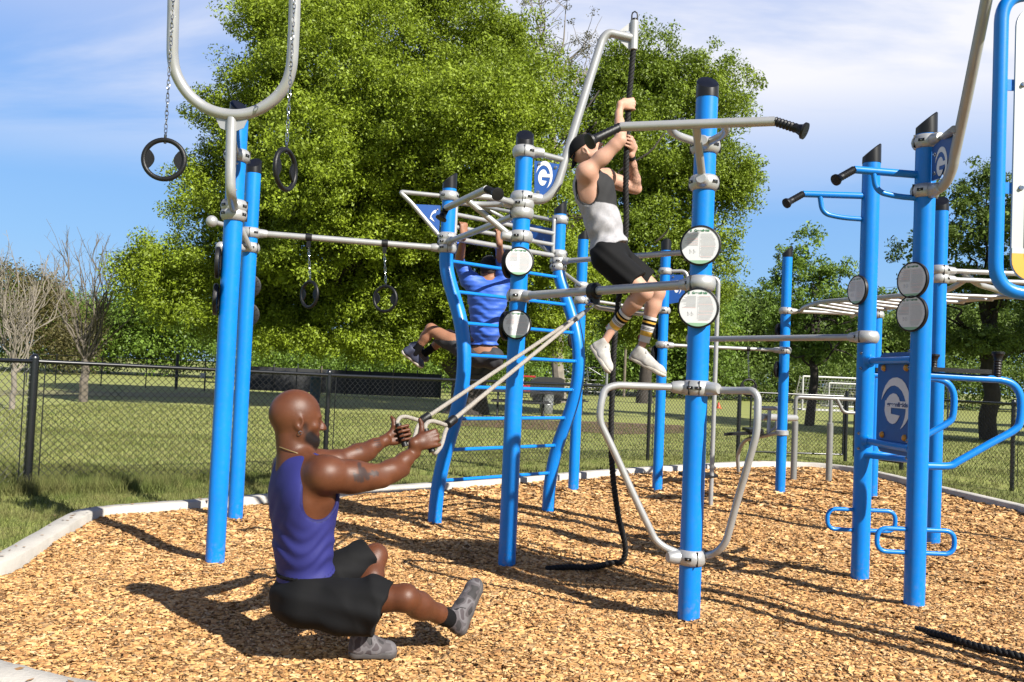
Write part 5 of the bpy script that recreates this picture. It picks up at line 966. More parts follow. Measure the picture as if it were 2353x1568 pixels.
# painted pitch line
# ---------------------------------------------------------------- bodies: one blended surface per person
class Field:
    def __init__(s, lo, hi, h):
        s.h = h; s.lo = np.array(lo, np.float32); n = np.ceil((np.array(hi)-lo)/h).astype(int)+1; s.n = n
        s.ax = [s.lo[i]+h*np.arange(n[i], dtype=np.float32) for i in range(3)]; s.f = np.full(n, .2, np.float32)
    def blk(s, lo, hi, pad):
        i0 = np.maximum(((np.array(lo)-pad-s.lo)/s.h).astype(int), 0); i1 = np.minimum(((np.array(hi)+pad-s.lo)/s.h).astype(int)+2, s.n)
        if (i1 <= i0).any(): return None, None
        sl_ = tuple(slice(a, b) for a, b in zip(i0, i1)); X = np.stack(np.meshgrid(*[s.ax[k][sl_[k]] for k in range(3)], indexing='ij'), -1); return sl_, X
    def put(s, sl_, d, k, op):
        f = s.f[sl_]
        if op == 'sub': a, b = f, -d; hh = np.maximum(k-np.abs(a-b), 0)/k; s.f[sl_] = np.maximum(a, b)+hh*hh*k/4
        elif op == 'int': s.f[sl_] = np.maximum(f, d)
        else: hh = np.maximum(k-np.abs(f-d), 0)/k; s.f[sl_] = np.minimum(f, d)-hh*hh*k/4
    def cone(s, a, b, ra, rb, k=.03, op='add', flat=None, cut=None):
        a, b = V3(a), V3(b); r = max(ra, rb); sl_, X = s.blk(np.minimum(a, b)-r, np.maximum(a, b)+r, k+.02)
        if sl_ is None: return s
        ab = (b-a).astype(np.float32); t = np.clip(((X-a.astype(np.float32))@ab)/max(ab@ab, 1e-9), 0, 1); q = X-a.astype(np.float32)-t[..., None]*ab
        if flat is not None:
            n, sc = flat; n = unit(n).astype(np.float32); c = q@n; q = q+(c*(1/sc-1))[..., None]*n
        d = np.linalg.norm(q, axis=-1)-(ra+(rb-ra)*t)
        if cut is not None: d = np.maximum(d, (X-V3(cut[0]).astype(np.float32))@unit(cut[1]).astype(np.float32))
        s.put(sl_, d.astype(np.float32), k, op); return s
    def ell(s, c, r, ax=None, k=.03, op='add'):
        c = V3(c); ax = np.eye(3) if ax is None else np.array([unit(v) for v in ax]); rm = max(r); sl_, X = s.blk(c-rm, c+rm, k+.02)
        if sl_ is None: return s
        q = (X-c.astype(np.float32))@ax.T.astype(np.float32); r = np.array(r, np.float32); k0 = np.linalg.norm(q/r, axis=-1); k1 = np.linalg.norm(q/(r*r), axis=-1)+1e-6
        s.put(sl_, k0*(k0-1)/k1, k, op); return s
    def half(s, p, n, op='int'):        # keep the side n points away from
        n = unit(n); X = [s.ax[i]*n[i] for i in range(3)]; d = X[0][:, None, None]+X[1][None, :, None]+X[2][None, None, :]-np.dot(V3(p), n)
        s.f = np.maximum(s.f, d.astype(np.float32)); return s
    def chain(s, pts, rs, k=.03, **kw):
        for i in range(len(pts)-1): s.cone(pts[i], pts[i+1], rs[i], rs[i+1], k, **kw)
        return s
    def wrinkle(s, fn):
        X = np.stack(np.meshgrid(*s.ax, indexing='ij'), -1); m = np.abs(s.f) < .03; s.f[m] += fn(X[m]).astype(np.float32); return s
    def mesh(s):
        f = s.f; neg = f < 0; n = s.n
        occ = np.zeros(n-1, np.int8)
        for dx in (0, 1):
            for dy in (0, 1):
                for dz in (0, 1): occ += neg[dx:n[0]-1+dx, dy:n[1]-1+dy, dz:n[2]-1+dz]
        act = (occ > 0) & (occ < 8); idx = np.full(n-1, -1, np.int64); ii = np.argwhere(act); idx[act] = np.arange(len(ii))
        acc = np.zeros((len(ii), 3)); cnt = np.zeros(len(ii))
        for a in range(3):
            o1, o2 = [x for x in range(3) if x != a]
            for p in (0, 1):
                for q in (0, 1):
                    c0 = ii.copy(); c0[:, o1] += p; c0[:, o2] += q; c1 = c0.copy(); c1[:, a] += 1
                    f0 = f[c0[:, 0], c0[:, 1], c0[:, 2]]; f1 = f[c1[:, 0], c1[:, 1], c1[:, 2]]; m = (f0 < 0) != (f1 < 0); t = f0/(f0-f1+1e-12); v = c0.astype(float); v[:, a] += t; acc[m] += v[m]; cnt[m] += 1
        V = s.lo+s.h*(acc/np.maximum(cnt, 1)[:, None]); F = []
        for a in range(3):
            b, c = (a+1) % 3, (a+2) % 3; sh = [slice(1, n[i]-1) for i in range(3)]; sh[a] = slice(0, n[a]-1); g0 = neg[tuple(sh)]; s2 = list(sh); s2[a] = slice(1, n[a]); g1 = neg[tuple(s2)]
            w = np.argwhere(g0 != g1); off = np.array([sh[0].start, sh[1].start, sh[2].start]); w = w+off; sgn = neg[w[:, 0], w[:, 1], w[:, 2]]
            def I(db, dc): u = w.copy(); u[:, b] += db; u[:, c] += dc; return idx[u[:, 0], u[:, 1], u[:, 2]]
            q = np.stack([I(-1, -1), I(0, -1), I(0, 0), I(-1, 0)], 1); q[~sgn] = q[~sgn][:, ::-1]; F.append(q)
        return V, np.concatenate(F)
def fobj(name, fld, mats, parent=None, it=2, attrs=None):
    V, F = fld.mesh(); F = F[(F >= 0).all(1)]
    for _ in range(it):                  # light relaxing
        acc = np.zeros_like(V); cn = np.zeros(len(V))
        for a, b in ((0, 1), (1, 2), (2, 3), (3, 0)):
            np.add.at(acc, F[:, a], V[F[:, b]]); np.add.at(cn, F[:, a], 1)
        V = V*.5+.5*acc/np.maximum(cn, 1)[:, None]
    o = arr_mesh(name, V, F, mats, parent, smoothed=True)
    for nm, fn in (attrs or {}).items():
        at = o.data.attributes.new(nm, 'FLOAT', 'POINT'); at.data.foreach_set('value', fn(V).astype(np.float32))
    return o
def skin(name, c1, c2, rough=.42, spec=.5):
    m = mat(name, c1, rough, col2=c2, vscale=9, bump=.12, bscale=260, spec=spec); t = m.node_tree; b = t.nodes['Principled BSDF']
    b.inputs['Subsurface Weight'].default_value = .05; b.inputs['Subsurface Radius'].default_value = (.02, .008, .004); b.inputs['Subsurface Scale'].default_value = .5
    src = b.inputs['Base Color'].links[0].from_socket
    for nm, c in (('ink', (.02, .016, .016, 1)), ('beard', (.007, .005, .005, 1)), ('warm', (.30, .10, .07, 1))):
        a = t.nodes.new('ShaderNodeAttribute'); a.attribute_name = nm; x = t.nodes.new('ShaderNodeMixRGB'); t.links.new(a.outputs['Fac'], x.inputs[0]); t.links.new(src, x.inputs[1]); x.inputs[2].default_value = c; src = x.outputs[0]
    t.links.new(src, b.inputs['Base Color']); return m
def seg_d(V, a, b):
    a, b = V3(a), V3(b); ab = b-a; t = np.clip(((V-a)@ab)/(ab@ab), 0, 1); return np.linalg.norm(V-a-t[:, None]*ab, axis=1)
def lines(V, segs, w, soft=.002):
    d = np.full(len(V), 9.)
    for a, b in segs: d = np.minimum(d, seg_d(V, a, b))
    return np.clip((w-d)/soft+.5, 0, 1)
def head(F, c, fw, up, sc=1., k=.02):
    """adult head; c = centre of the skull, fw = the way it faces"""
    fw = unit(fw); up = unit(up-np.dot(up, fw)*fw); rt = np.cross(fw, up); A = [rt, fw, up]; q = lambda x, y, z: V3(c)+sc*(x*rt+y*fw+z*up)
    F.ell(q(0, -.008, .012), (.077*sc, .098*sc, .094*sc), A, k); F.ell(q(0, .03, -.05), (.062*sc, .066*sc, .075*sc), A, .03)
    F.ell(q(0, .062, -.095), (.036*sc, .034*sc, .028*sc), A, .03)      # chin
    for s_ in (-1, 1): F.cone(q(.056*s_, .005, -.062), q(.03*s_, .065, -.095), .016*sc, .014*sc, .03); F.ell(q(.043*s_, .066, -.032), (.022*sc, .018*sc, .018*sc), A, .02)
    F.cone(q(-.035, .083, .006), q(.035, .083, .006), .012*sc, .012*sc, .018)   # brow
    for s_ in (-1, 1): F.ell(q(.031*s_, .092, -.010), (.016*sc, .013*sc, .011*sc), A, .012, 'sub'); F.ell(q(.031*s_, .080, -.012), (.0125*sc, .0125*sc, .0115*sc), A, .003)
    F.chain([q(0, .092, -.004), q(0, .108, -.030), q(0, .117, -.040)], [.0075*sc, .010*sc, .011*sc], .012)
    for s_ in (-1, 1): F.ell(q(.012*s_, .106, -.043), (.008*sc, .011*sc, .008*sc), A, .008)
    F.cone(q(-.018, .092, -.066), q(.018, .092, -.066), .0065*sc, .0065*sc, .006); F.cone(q(-.016, .091, -.078), q(.016, .091, -.078), .0075*sc, .0075*sc, .006)
    F.cone(q(-.022, .1, -.0718), q(.022, .1, -.0718), .002*sc, .002*sc, .003, 'sub')
    for s_ in (-1, 1):                                                  # ears
        ea = [rt*s_+fw*-.35, fw, up]; ec = q(.078*s_, -.004, -.022)
        F.ell(ec, (.0085*sc, .019*sc, .032*sc), ea, .006); F.ell(ec+sc*(rt*s_*.009+fw*.002+up*.004), (.008*sc, .010*sc, .018*sc), ea, .004, 'sub'); F.ell(ec+sc*(up*-.025+fw*.004), (.007*sc, .009*sc, .010*sc), ea, .006)
    return q
def hand(F, c, ax, fwd, side, R_=.017, k=.010, thumb='wrap', sc=1.):
    """hand closed round a bar: c bar centre, ax bar axis towards the index finger, fwd wrist->knuckles, side = where the back of the hand is"""
    ax = unit(ax); fwd = unit(fwd-np.dot(fwd, ax)*ax); sd_ = unit(np.cross(ax, fwd)); sd_ = sd_ if np.dot(sd_, side) > 0 else -sd_
    q = lambda a, u, v: V3(c)+sc*(a*ax+u*fwd+v*sd_); P0 = R_/sc+.012
    for i, (a, l) in enumerate(((.0335, 1.), (.0112, 1.06), (-.0112, .98), (-.0330, .84))):
        kn = q(a, (.030, .035, .029, .019)[i], P0+(.004, .007, .005, .000)[i]); F.cone(q(a*.72, -.052, P0+.000), kn, .0120*sc, .0112*sc, .010)
        p1 = q(a*1.02, .036+.010*l, P0-.018); p2 = q(a, .030*l+.010, -P0+.010); p3 = q(a, .004, -P0-.001); p4 = q(a, -.014*l, -P0+.005)
        r = (.0090, .0088, .0084, .0076)[i]*sc; F.chain([kn, p1, p2, p3, p4], [r*1.18, r*1.02, r*1.04, r*.96, r*.86], .0022)
    F.cone(q(.0, -.085, P0+.0), q(0, -.045, P0+.002), .024*sc, .024*sc, .02, flat=(sd_, .75)); F.ell(q(0, -.018, P0-.001), (.037*sc, .040*sc, .0150*sc), [ax, fwd, sd_], .012)
    F.ell(q(.020, -.045, P0-.010), (.019*sc, .030*sc, .017*sc), [ax, fwd, sd_], .014); F.ell(q(-.024, -.040, P0-.008), (.014*sc, .030*sc, .013*sc), [ax, fwd, sd_], .012)
    if thumb == 'up': tp2 = [q(.030, -.040, P0-.010), q(.058, -.022, P0-.020), q(.085, -.016, P0-.018), q(.104, -.020, P0-.012)]
    else: tp2 = [q(.034, -.038, P0-.008), q(.042, -.024, -.012), q(.034, -.006, -P0-.004), q(.018, .006, -P0-.010)]
    F.chain(tp2, [.0145*sc, .0125*sc, .0108*sc, .009*sc], .008); return q(0, -.085, P0)
def shoe(par, heel, toe, up, mats, name='shoe', L=None, h=.004, w=.046, sock=None, lace=True, tilt=0.):
    """heel/toe: ends of the sole line; up: direction of the ankle"""
    heel, toe = V3(heel), V3(toe); fw = unit(toe-heel); up = unit(up-np.dot(up, fw)*fw); rt = np.cross(fw, up); L = np.linalg.norm(toe-heel); q = lambda x, y, z: heel+rt*x+fw*y*L+up*z
    al = [heel, toe, heel+up*.14]; lo = np.min(al, 0)-.07; hi = np.max(al, 0)+.07
    F = Field(lo, hi, h); A = [rt, fw, up]
    F.cone(q(0, .14, .034), q(0, .48, .032), .036, .040, .02); F.cone(q(.003, .48, .030), q(.006, .80, .026), .041, .040, .02); F.ell(q(.006, .84, .026), (.040, .17*L, .026), A, .02)
    F.cone(q(0, .14, .04), q(0, .17, .095), .034, .036, .03); F.cone(q(0, .20, .085), q(0, .42, .052), .036, .034, .03); F.cone(q(0, .40, .058), q(0, .62, .040), .030, .030, .02)
    F.half(q(0, 0, .012), -up); F.cone(q(0, .19, .10), q(0, .165, .20), .030, .034, .006, 'sub')
    sh = fobj(name, F, mats[0], par, 2)
    G_ = Field(lo, hi, h)
    G_.cone(q(0, .12, .012), q(-.002, .42, .012), .036, .036, .02); G_.cone(q(0, .42, .012), q(.006, .78, .012), .038, .044, .02); G_.ell(q(.006, .84, .014), (.044, .185*L, .030), A, .02); G_.half(q(0, 0, -.008), -up); G_.half(q(0, 0, .022), up)
    fobj('sole', G_, mats[1], sh, 2)
    if lace:
        m = MB()
        for i in range(5):
            y = .36+.055*i; z = .087-.0105*i; m.tube(smooth([q(-.024, y, z-.012), q(-.010, y+.02, z+.0035), q(.010, y+.03, z+.0035), q(.024, y+.05, z-.014)], 4), .0026, 6); m.tube(smooth([q(.024, y, z-.012), q(.010, y+.02, z+.0045), q(-.010, y+.03, z+.0045), q(-.024, y+.05, z-.014)], 4), .0026, 6)
        for s_ in (-1, 1): m.tube(smooth([q(0, .36, .092), q(.02*s_, .34, .105), q(.036*s_, .37, .095), q(.012*s_, .38, .088), q(0, .36, .092)], 5), .002, 5)
        m.tube(smooth([q(0, .36, .092), q(.03, .40, .085), q(.044, .42, .06)], 4), .002, 5); m.build('shoelace', mats[2], sh)
    return sh
def cyl_sock(par, a, b, ra, rb, m, name='sock'):
    return MB().tube([V3(a)+(V3(b)-V3(a))*t for t in np.linspace(0, 1, 9)], [ra+(rb-ra)*t+.0008*math.sin(t*40) for t in np.linspace(0, 1, 9)], 22).build(name, m, par)
# ---------------------------------------------------------------- crouching man
SK1 = skin('dark_skin', (.185, .062, .026), (.125, .041, .018), .46, .28)
M_PURP = mat('purple_knit', (.036, .038, .235), .7, var=.08, vscale=5, bump=.12, bscale=500, spec=.25); M_TRIM = mat('tank_trim', (.04, .04, .28), .6)
M_SHORT = mat('black_shorts', (.010, .010, .011), .8, var=.15, vscale=6, bump=.15, bscale=300, spec=.14); M_SOCKB = mat('black_sock', (.010, .010, .011), .9, bump=.3, bscale=400, spec=.12)
# camouflage shoe: hard-edged patches
M_CAMO = bpy.data.materials.new('camo_canvas'); M_CAMO.use_nodes = True; t = M_CAMO.node_tree; b = t.nodes['Principled BSDF']; b.inputs['Roughness'].default_value = .8
co = t.nodes.new('ShaderNodeTexCoord'); nn = t.nodes.new('ShaderNodeTexNoise'); nn.inputs['Scale'].default_value = 15; nn.inputs['Detail'].default_value = 1.5; t.links.new(co.outputs['Object'], nn.inputs['Vector'])
r_ = t.nodes.new('ShaderNodeValToRGB'); r_.color_ramp.interpolation = 'CONSTANT'; e = r_.color_ramp.elements; e[0].color = (.017, .015, .016, 1); e[1].position = .43; e[1].color = (.05, .043, .046, 1)
for p_, c_ in ((.52, (.085, .078, .082, 1)), (.60, (.036, .028, .031, 1))): k_ = e.new(p_); k_.color = c_
t.links.new(nn.outputs['Fac'], r_.inputs[0]); t.links.new(r_.outputs[0], b.inputs['Base Color'])
M_SOLEG = mat('grey_sole', (.10, .09, .088), .7, var=.15, vscale=20); M_LACE = mat('black_lace', (.012, .012, .012), .8)
fwT = unit((.82, .57, 0)); rtT = np.array([fwT[1], -fwT[0], 0]); UP = np.array([0, 0, 1.])
nk = P(680, 1048, 4.06); ch = P(699, 1128, 4.05); wa = P(697, 1262, 4.07); pl = P(708, 1362, 4.09)
A_ = [rtT, fwT, UP]; lean = unit(nk-wa)
shR = P(745, 1092, 3.91); elR = P(878, 1098, 4.06); wrR = P(952, 1040, 4.20)
shL = P(664, 1078, 4.22); elL = P(800, 1056, 4.38); wrL = P(884, 1013, 4.54)
hipR = P(705, 1378, 3.98); knR = P(930, 1374, 3.97); anR = P(1036, 1424, 4.25)
hipL = P(712, 1360, 4.18); knL = P(862, 1278, 4.36); anL = P(832, 1446, 4.10)
hc = P(682, 957, 4.07); fwH = unit((.91, .40, -.06)); upH = unit((.04, .02, 1))
B1 = Field((-1.30, 3.66, -.05), (.02, 4.80, 1.36), .0047)
F = B1; k = .035
F.cone(nk+(0, 0, -.06), hc+UP*-.05-fwH*.012, .076, .070, .03); F.cone(nk-UP*.03, hc-UP*.07-fwH*.03, .068, .060, .03)
head(F, hc, fwH, upH, 1.12, .02); F.ell(hc+fwH*.088-upH*.118, (.030, .026, .026), [np.cross(fwH, upH), fwH, upH], .02); F.ell(hc-fwH*.012+upH*.012, (.088, .112, .104), [np.cross(fwH, upH), fwH, upH], .02)
F.ell(ch, (.180, .128, .17), A_, .05); F.ell(ch-UP*.03+fwT*.05+rtT*.07, (.09, .06, .075), A_, .04); F.ell(ch-UP*.03+fwT*.05-rtT*.07, (.09, .06, .075), A_, .04)
for s_ in (-1, 1): F.ell(ch-UP*.02-fwT*.055+rtT*.085*s_, (.085, .055, .12), A_, .04); F.cone(nk-UP*.03, ch+rtT*.15*s_+UP*.115, .05, .05, .05)
F.ell((ch+wa)/2-UP*.01, (.155, .112, .14), A_, .06); F.ell(wa, (.146, .110, .13), A_, .06); F.ell(pl, (.165, .135, .12), A_, .06)
for s_ in (-1, 1): F.ell(pl-fwT*.055+rtT*.065*s_-UP*.025, (.07, .07, .075), A_, .04)
for sh_, el_, wr_ in ((shR, elR, wrR), (shL, elL, wrL)):
    d = unit(el_-sh_); F.ell(sh_+d*.015+UP*.006, (.084, .076, .076), [d, np.cross(d, UP), UP], .05)
    F.chain([sh_, sh_+(el_-sh_)*.45, sh_+(el_-sh_)*.8, el_], [.062, .066, .053, .042], .03); F.ell(sh_+(el_-sh_)*.5+UP*.014, (.085, .045, .048), [d, np.cross(d, UP), UP], .03); F.ell(sh_+(el_-sh_)*.48-UP*.022, (.10, .050, .050), [d, np.cross(d, UP), UP], .03)
    d2 = unit(wr_-el_); F.chain([el_, el_+(wr_-el_)*.25, el_+(wr_-el_)*.7, wr_], [.042, .050, .035, .0265], .025); F.ell(el_+(wr_-el_)*.28+np.cross(d2, UP)*.01, (.085, .036, .040), [d2, np.cross(d2, UP), UP], .025)
F.chain([shR, ch+rtT*.10+UP*.05], [.06, .07], .05); F.chain([shL, ch-rtT*.10+UP*.05], [.06, .07], .05)
(hLa, hLb), (hRa, hRb) = hand_def
cR = hRa*.50+hRb*.50; cL = hLa*.52+hLb*.48; axR, axL = unit(hRa-hRb), unit(hLa-hLb)
fwdR = unit(cR-wrR); fwdL = unit(cL-wrL)
wR = hand(F, cR, axR, fwdR, (.35, -1, .2), .0165, thumb='up', sc=1.02); wL = hand(F, cL, axL, fwdL, (.2, 1, .0), .0165, thumb='up', sc=1.0)
F.cone(wrR, wR, .027, .025, .02); F.cone(wrL, wL, .027, .025, .02)
for hp_, kn_, an_ in ((hipR, knR, anR), (hipL, knL, anL)):
    F.chain([hp_, hp_+(kn_-hp_)*.5, kn_], [.086, .074, .056], .04); F.ell(kn_, (.054, .054, .056), None, .02)
    d = unit(an_-kn_); back = unit(np.cross(np.cross(kn_-hp_, d), d)); back = -back if np.dot(back, kn_-hp_) > 0 else back
    F.chain([kn_, kn_+(an_-kn_)*.3, kn_+(an_-kn_)*.7, an_], [.050, .054, .040, .034], .03); F.ell(kn_+(an_-kn_)*.30-UP*.012, (.10, .045, .046), [d, np.cross(d, UP), np.cross(np.cross(d, UP), d)], .03)
ftR = (P(1058, 1462, 4.28), P(1100, 1334, 4.40)); ftL = (P(806, 1500, 4.05), P(908, 1498, 4.11)); ftL = (np.array([*ftL[0][:2], .018]), np.array([*ftL[1][:2], .012]))
F.cone(anR, ftR[0]+unit(ftR[1]-ftR[0])*.06, .034, .03, .02); F.cone(anL, ftL[0]+unit(ftL[1]-ftL[0])*.06+UP*.04, .034, .03, .02)
def beard1(V):
    rt_ = np.cross(fwH, upH); q = lambda x, y, z: hc+1.12*(x*rt_+y*fwH+z*upH); m = np.zeros(len(V))
    for s_ in (-1, 1):
        m = np.maximum(m, lines(V, [(q(.054*s_, .046, -.076), q(.032*s_, .078, -.098)), (q(.032*s_, .078, -.098), q(0, .095, -.106))], .031, .016))
        m = np.maximum(m, .75*lines(V, [(q(.070*s_, .022, -.030), q(.066*s_, .030, -.060)), (q(.066*s_, .030, -.060), q(.052*s_, .052, -.078))], .014, .016)); m = np.maximum(m, .7*lines(V, [(q(.022*s_, .098, -.056), q(.030*s_, .088, -.085))], .005, .008))
    m = np.maximum(m, .7*lines(V, [(q(-.022, .098, -.056), q(.022, .098, -.056))], .0035, .006)); n_ = .5+.5*np.sin(V[:, 0]*900)*np.sin(V[:, 1]*840+1)*np.sin(V[:, 2]*990)
    return np.clip(m*(.82+.35*n_), 0, 1)
def ink1(V):
    o = lambda e, w, f_, du, dv: None
    r = np.zeros(len(V)); cv = -ray(720, 1000)/np.linalg.norm(ray(720, 1000)); 
    def surf(px): return lambda Yd: P(px[0], px[1], Yd)
    def seg_px(a, b, Yd, w):
        pa, pb = P(*a, Yd), P(*b, Yd); va, vb = ray(*a), ray(*b)
        # distance measured across the line of sight, front half only
        n_ = unit(va+vb); W_ = V-CAM; Wp = W_-(W_@n_)[:, None]*n_; A2 = (pa-CAM)-np.dot(pa-CAM, n_)*n_; B2 = (pb-CAM)-np.dot(pb-CAM, n_)*n_; ab = B2-A2; t_ = np.clip(((Wp-A2)@ab)/(ab@ab+1e-12), 0, 1)
        return np.clip((w-np.linalg.norm(Wp-A2-t_[:, None]*ab, axis=1))/.003+.5, 0, 1)*(np.abs(V[:, 1]-Yd) < .09)
    zf_ = zc(600, 900, 2.24); g = lambda x, y: zf_(x, y)
    nearS = np.zeros(len(V))
    for a, b, w in (((580, 470), (598, 560), .008), ((575, 530), (680, 520), .006), ((600, 500), (625, 545), .011), ((552, 520), (560, 560), .004), ((560, 525), (575, 565), .004), ((570, 530), (590, 568), .004), ((650, 510), (680, 530), .005), ((672, 510), (660, 535), .004)):
        nearS = np.maximum(nearS, seg_px(g(*a), g(*b), 3.93, w))
    nearS *= (V[:, 1] < 4.08)
    far = np.zeros(len(V))
    for a, b, w in (((522, 414), (552, 412), .004), ((522, 414), (540, 392), .004), ((540, 392), (552, 412), .004), ((535, 408), (545, 408), .008), ((556, 408), (578, 402), .0012), ((556, 408), (568, 386), .0012), ((568, 386), (578, 402), .0012), ((582, 398), (600, 394), .0012), ((582, 398), (590, 378), .0012), ((590, 378), (600, 394), .0012), ((660, 345), (690, 340), .003), ((664, 358), (694, 353), .002), ((668, 370), (696, 366), .003), ((675, 380), (700, 376), .002)):
        far = np.maximum(far, seg_px(g(*a), g(*b), 4.45, w))
    far *= (V[:, 1] > 4.25)
    return np.maximum(nearS, far)*.8
man = fobj('person', B1, SK1, None, 2, {'beard': beard1, 'ink': ink1})
tag(man, 'bald muscular man with beard crouching on one leg in purple tank top, pulling ropes', 'person')
# tank top: grows from the same torso, opened at arms and neck
T = Field((-1.25, 3.70, .20), (-.55, 4.45, 1.16), .0062); e_ = .011
T.ell(ch, (.182+e_, .130+e_, .17+e_), A_, .05); T.ell(ch-UP*.03+fwT*.05+rtT*.07, (.09+e_, .06+e_, .085), A_, .04); T.ell(ch-UP*.03+fwT*.05-rtT*.07, (.09+e_, .06+e_, .085), A_, .04)
for s_ in (-1, 1): T.ell(ch-UP*.02-fwT*.055+rtT*.085*s_, (.085+e_, .055+e_, .12+e_), A_, .04)
for s_ in (-1, 1): T.cone(nk-UP*.05+rtT*.055*s_-fwT*.01, ch+rtT*.10*s_+UP*.10, .056, .058, .05)
T.ell((ch+wa)/2-UP*.01, (.160+e_, .118+e_, .14), A_, .06); T.ell(wa, (.153+e_, .118+e_, .13), A_, .06); T.ell(pl+UP*.06, (.160+e_, .128+e_, .09), A_, .06)
for sh_, s_ in ((shR, 1), (shL, -1)): o_ = ch+rtT*.18*s_; T.cone(o_+rtT*.0*s_-UP*.02+fwT*.01, o_+UP*.12+rtT*.03*s_+fwT*.02, .085, .10, .012, 'sub'); T.cone(sh_, sh_+rtT*.15*s_, .08, .10, .012, 'sub')
T.cone(nk-UP*.015, hc, .074, .076, .012, 'sub'); T.cone(nk+fwT*.05-UP*.0, nk+fwT*.2+UP*.06, .07, .09, .02, 'sub')
T.half(P(690, 1330, 4.05)-UP*.010, -UP+fwT*.38)
T.ell(pl-UP*.0, (.150, .118, .13), A_, .004, 'sub')
T.wrinkle(lambda X: .0032*np.sin((X[:, 2]*1.0+.25*(X@rtT)+.06*np.sin(X@fwT*22))*88)*np.exp(-((X[:, 2]-wa[2]-.02)/.09)**2)+.0022*np.sin((X[:, 2]*.7-(X@rtT)*.9)*70+2)*np.exp(-((X[:, 2]-ch[2]+.10)/.1)**2))
def trim1(V):
    r = np.zeros(len(V))
    for sh_, s_ in ((shR, 1), (shL, -1)):
        o_ = ch+rtT*.18*s_
        for a0, b0, ra, rb in ((o_-UP*.02+fwT*.01, o_+UP*.12+rtT*.03*s_+fwT*.02, .085, .10), (sh_, sh_+rtT*.15*s_, .08, .10), (nk-UP*.015, hc, .074, .076)):
            ab = b0-a0; t_ = np.clip(((V-a0)@ab)/(ab@ab), 0, 1); d = np.linalg.norm(V-a0-t_[:, None]*ab, axis=1)-(ra+(rb-ra)*t_); r = np.maximum(r, (d < .012)*1.)
    hem_ = (V-P(690, 1330, 4.05)+UP*.010)@unit(-UP+fwT*.38); return np.maximum(r, (hem_ > -.019)*(hem_ < -.016)*1.)
t = M_PURP.node_tree; b = t.nodes['Principled BSDF']; src = b.inputs['Base Color'].links[0].from_socket; a_ = t.nodes.new('ShaderNodeAttribute'); a_.attribute_name = 'trim'; x_ = t.nodes.new('ShaderNodeMixRGB'); t.links.new(a_.outputs['Fac'], x_.inputs[0]); t.links.new(src, x_.inputs[1]); x_.inputs[2].default_value = (.008, .008, .06, 1); t.links.new(x_.outputs[0], b.inputs['Base Color'])
top_ = fobj('tank_top', T, M_PURP, man, 2, {'trim': trim1})
# shorts
Q = Field((-1.25, 3.66, -.02), (-.30, 4.62, .58), .0066)
Q.ell(pl+UP*.01, (.174, .146, .130), A_, .05); Q.ell(pl-fwT*.07-UP*.035, (.162, .092, .10), A_, .05)
hR = P(880, 1400, 3.965); hL = P(846, 1276, 4.34)
cR_, cL_ = unit(unit(knR-hipR)+np.array([.0, .0, -.42])), unit(knL-hipL)
eR, eL = hR+cR_*.15, hL+cL_*.15
Q.cone(hipR-UP*.01, (hipR+hR)/2-UP*.014, .110, .114, .05, cut=(hR, cR_)); Q.cone((hipR+hR)/2-UP*.014, hR-cR_*.05, .114, .116, .05, cut=(hR, cR_)); Q.cone(hR-cR_*.06, eR, .122, .130, .02, cut=(hR, cR_))
Q.cone(hipL, (hipL+hL)/2, .105, .098, .05, cut=(hL, cL_)); Q.cone((hipL+hL)/2, hL-cL_*.04, .098, .086, .03, cut=(hL, cL_)); Q.cone(hL-cL_*.06, eL, .086, .092, .02, cut=(hL, cL_))
Q.cone(hR+cR_*.06, eR, .113, .118, .004, 'sub'); Q.cone(hL+cL_*.04, eL, .077, .080, .004, 'sub')
Q.half(P(700, 1310, 4.08)+UP*.016, UP+fwT*-.30)
Q.wrinkle(lambda X: .006*(np.abs(np.sin(X@np.array([15., -6, 21])+1.4*np.sin(X@np.array([8., 5, -9]))))-.5)*np.clip((X[:, 0]+.95)*3, .2, 1)+.003*np.sin((X@unit((.6, -.2, .75)))*52+3*np.sin(X@np.array([9., 4, 3])))*np.exp(-((X[:, 0]+.62)/.14)**2)+.003*np.sin((X@unit((.2, .3, 1.)))*75+1))
so_ = fobj('shorts', Q, M_SHORT, man, 2)
m = MB(); wb = P(700, 1318, 4.08); m.tube([wb+rtT*.148*math.cos(a)+fwT*.114*math.sin(a)+UP*(.002*math.sin(a*40)) for a in np.linspace(0, 2*math.pi, 121)[:-1]], .011, 8, closed=True).build('waistband', M_SHORT, so_)
for an_, kn_ in ((anR, knR), (anL, knL)): d = unit(kn_-an_); cyl_sock(man, an_-d*.035, an_+d*.12, .039, .047, M_SOCKB)
shoe(man, ftR[0], ftR[1], unit(anR-ftR[0]-unit(ftR[1]-ftR[0])*.05), (M_CAMO, M_SOLEG, M_LACE)); shoe(man, ftL[0], ftL[1], UP, (M_CAMO, M_SOLEG, M_LACE))
# necklace and earring
nc = nk+UP*.004+fwT*.006; MB().tube([nc+rtT*.090*math.cos(a)+fwT*.090*math.sin(a)+UP*(-.035*math.sin(a)+.004) for a in np.linspace(0, 2*math.pi, 49)[:-1]], .0019, 6, closed=True).build('necklace', mat('gold', (1.6, 1.2, .65), .25, .9), man)
rtH = np.cross(fwH, upH); ea_ = hc+1.12*(rtH*.088-upH*.060+fwH*.004); MB().tube([ea_+.0075*(math.cos(a)*fwH+math.sin(a)*upH) for a in np.linspace(0, 2*math.pi, 17)[:-1]], .0014, 6, closed=True).build('earring', M_CHROME, man)
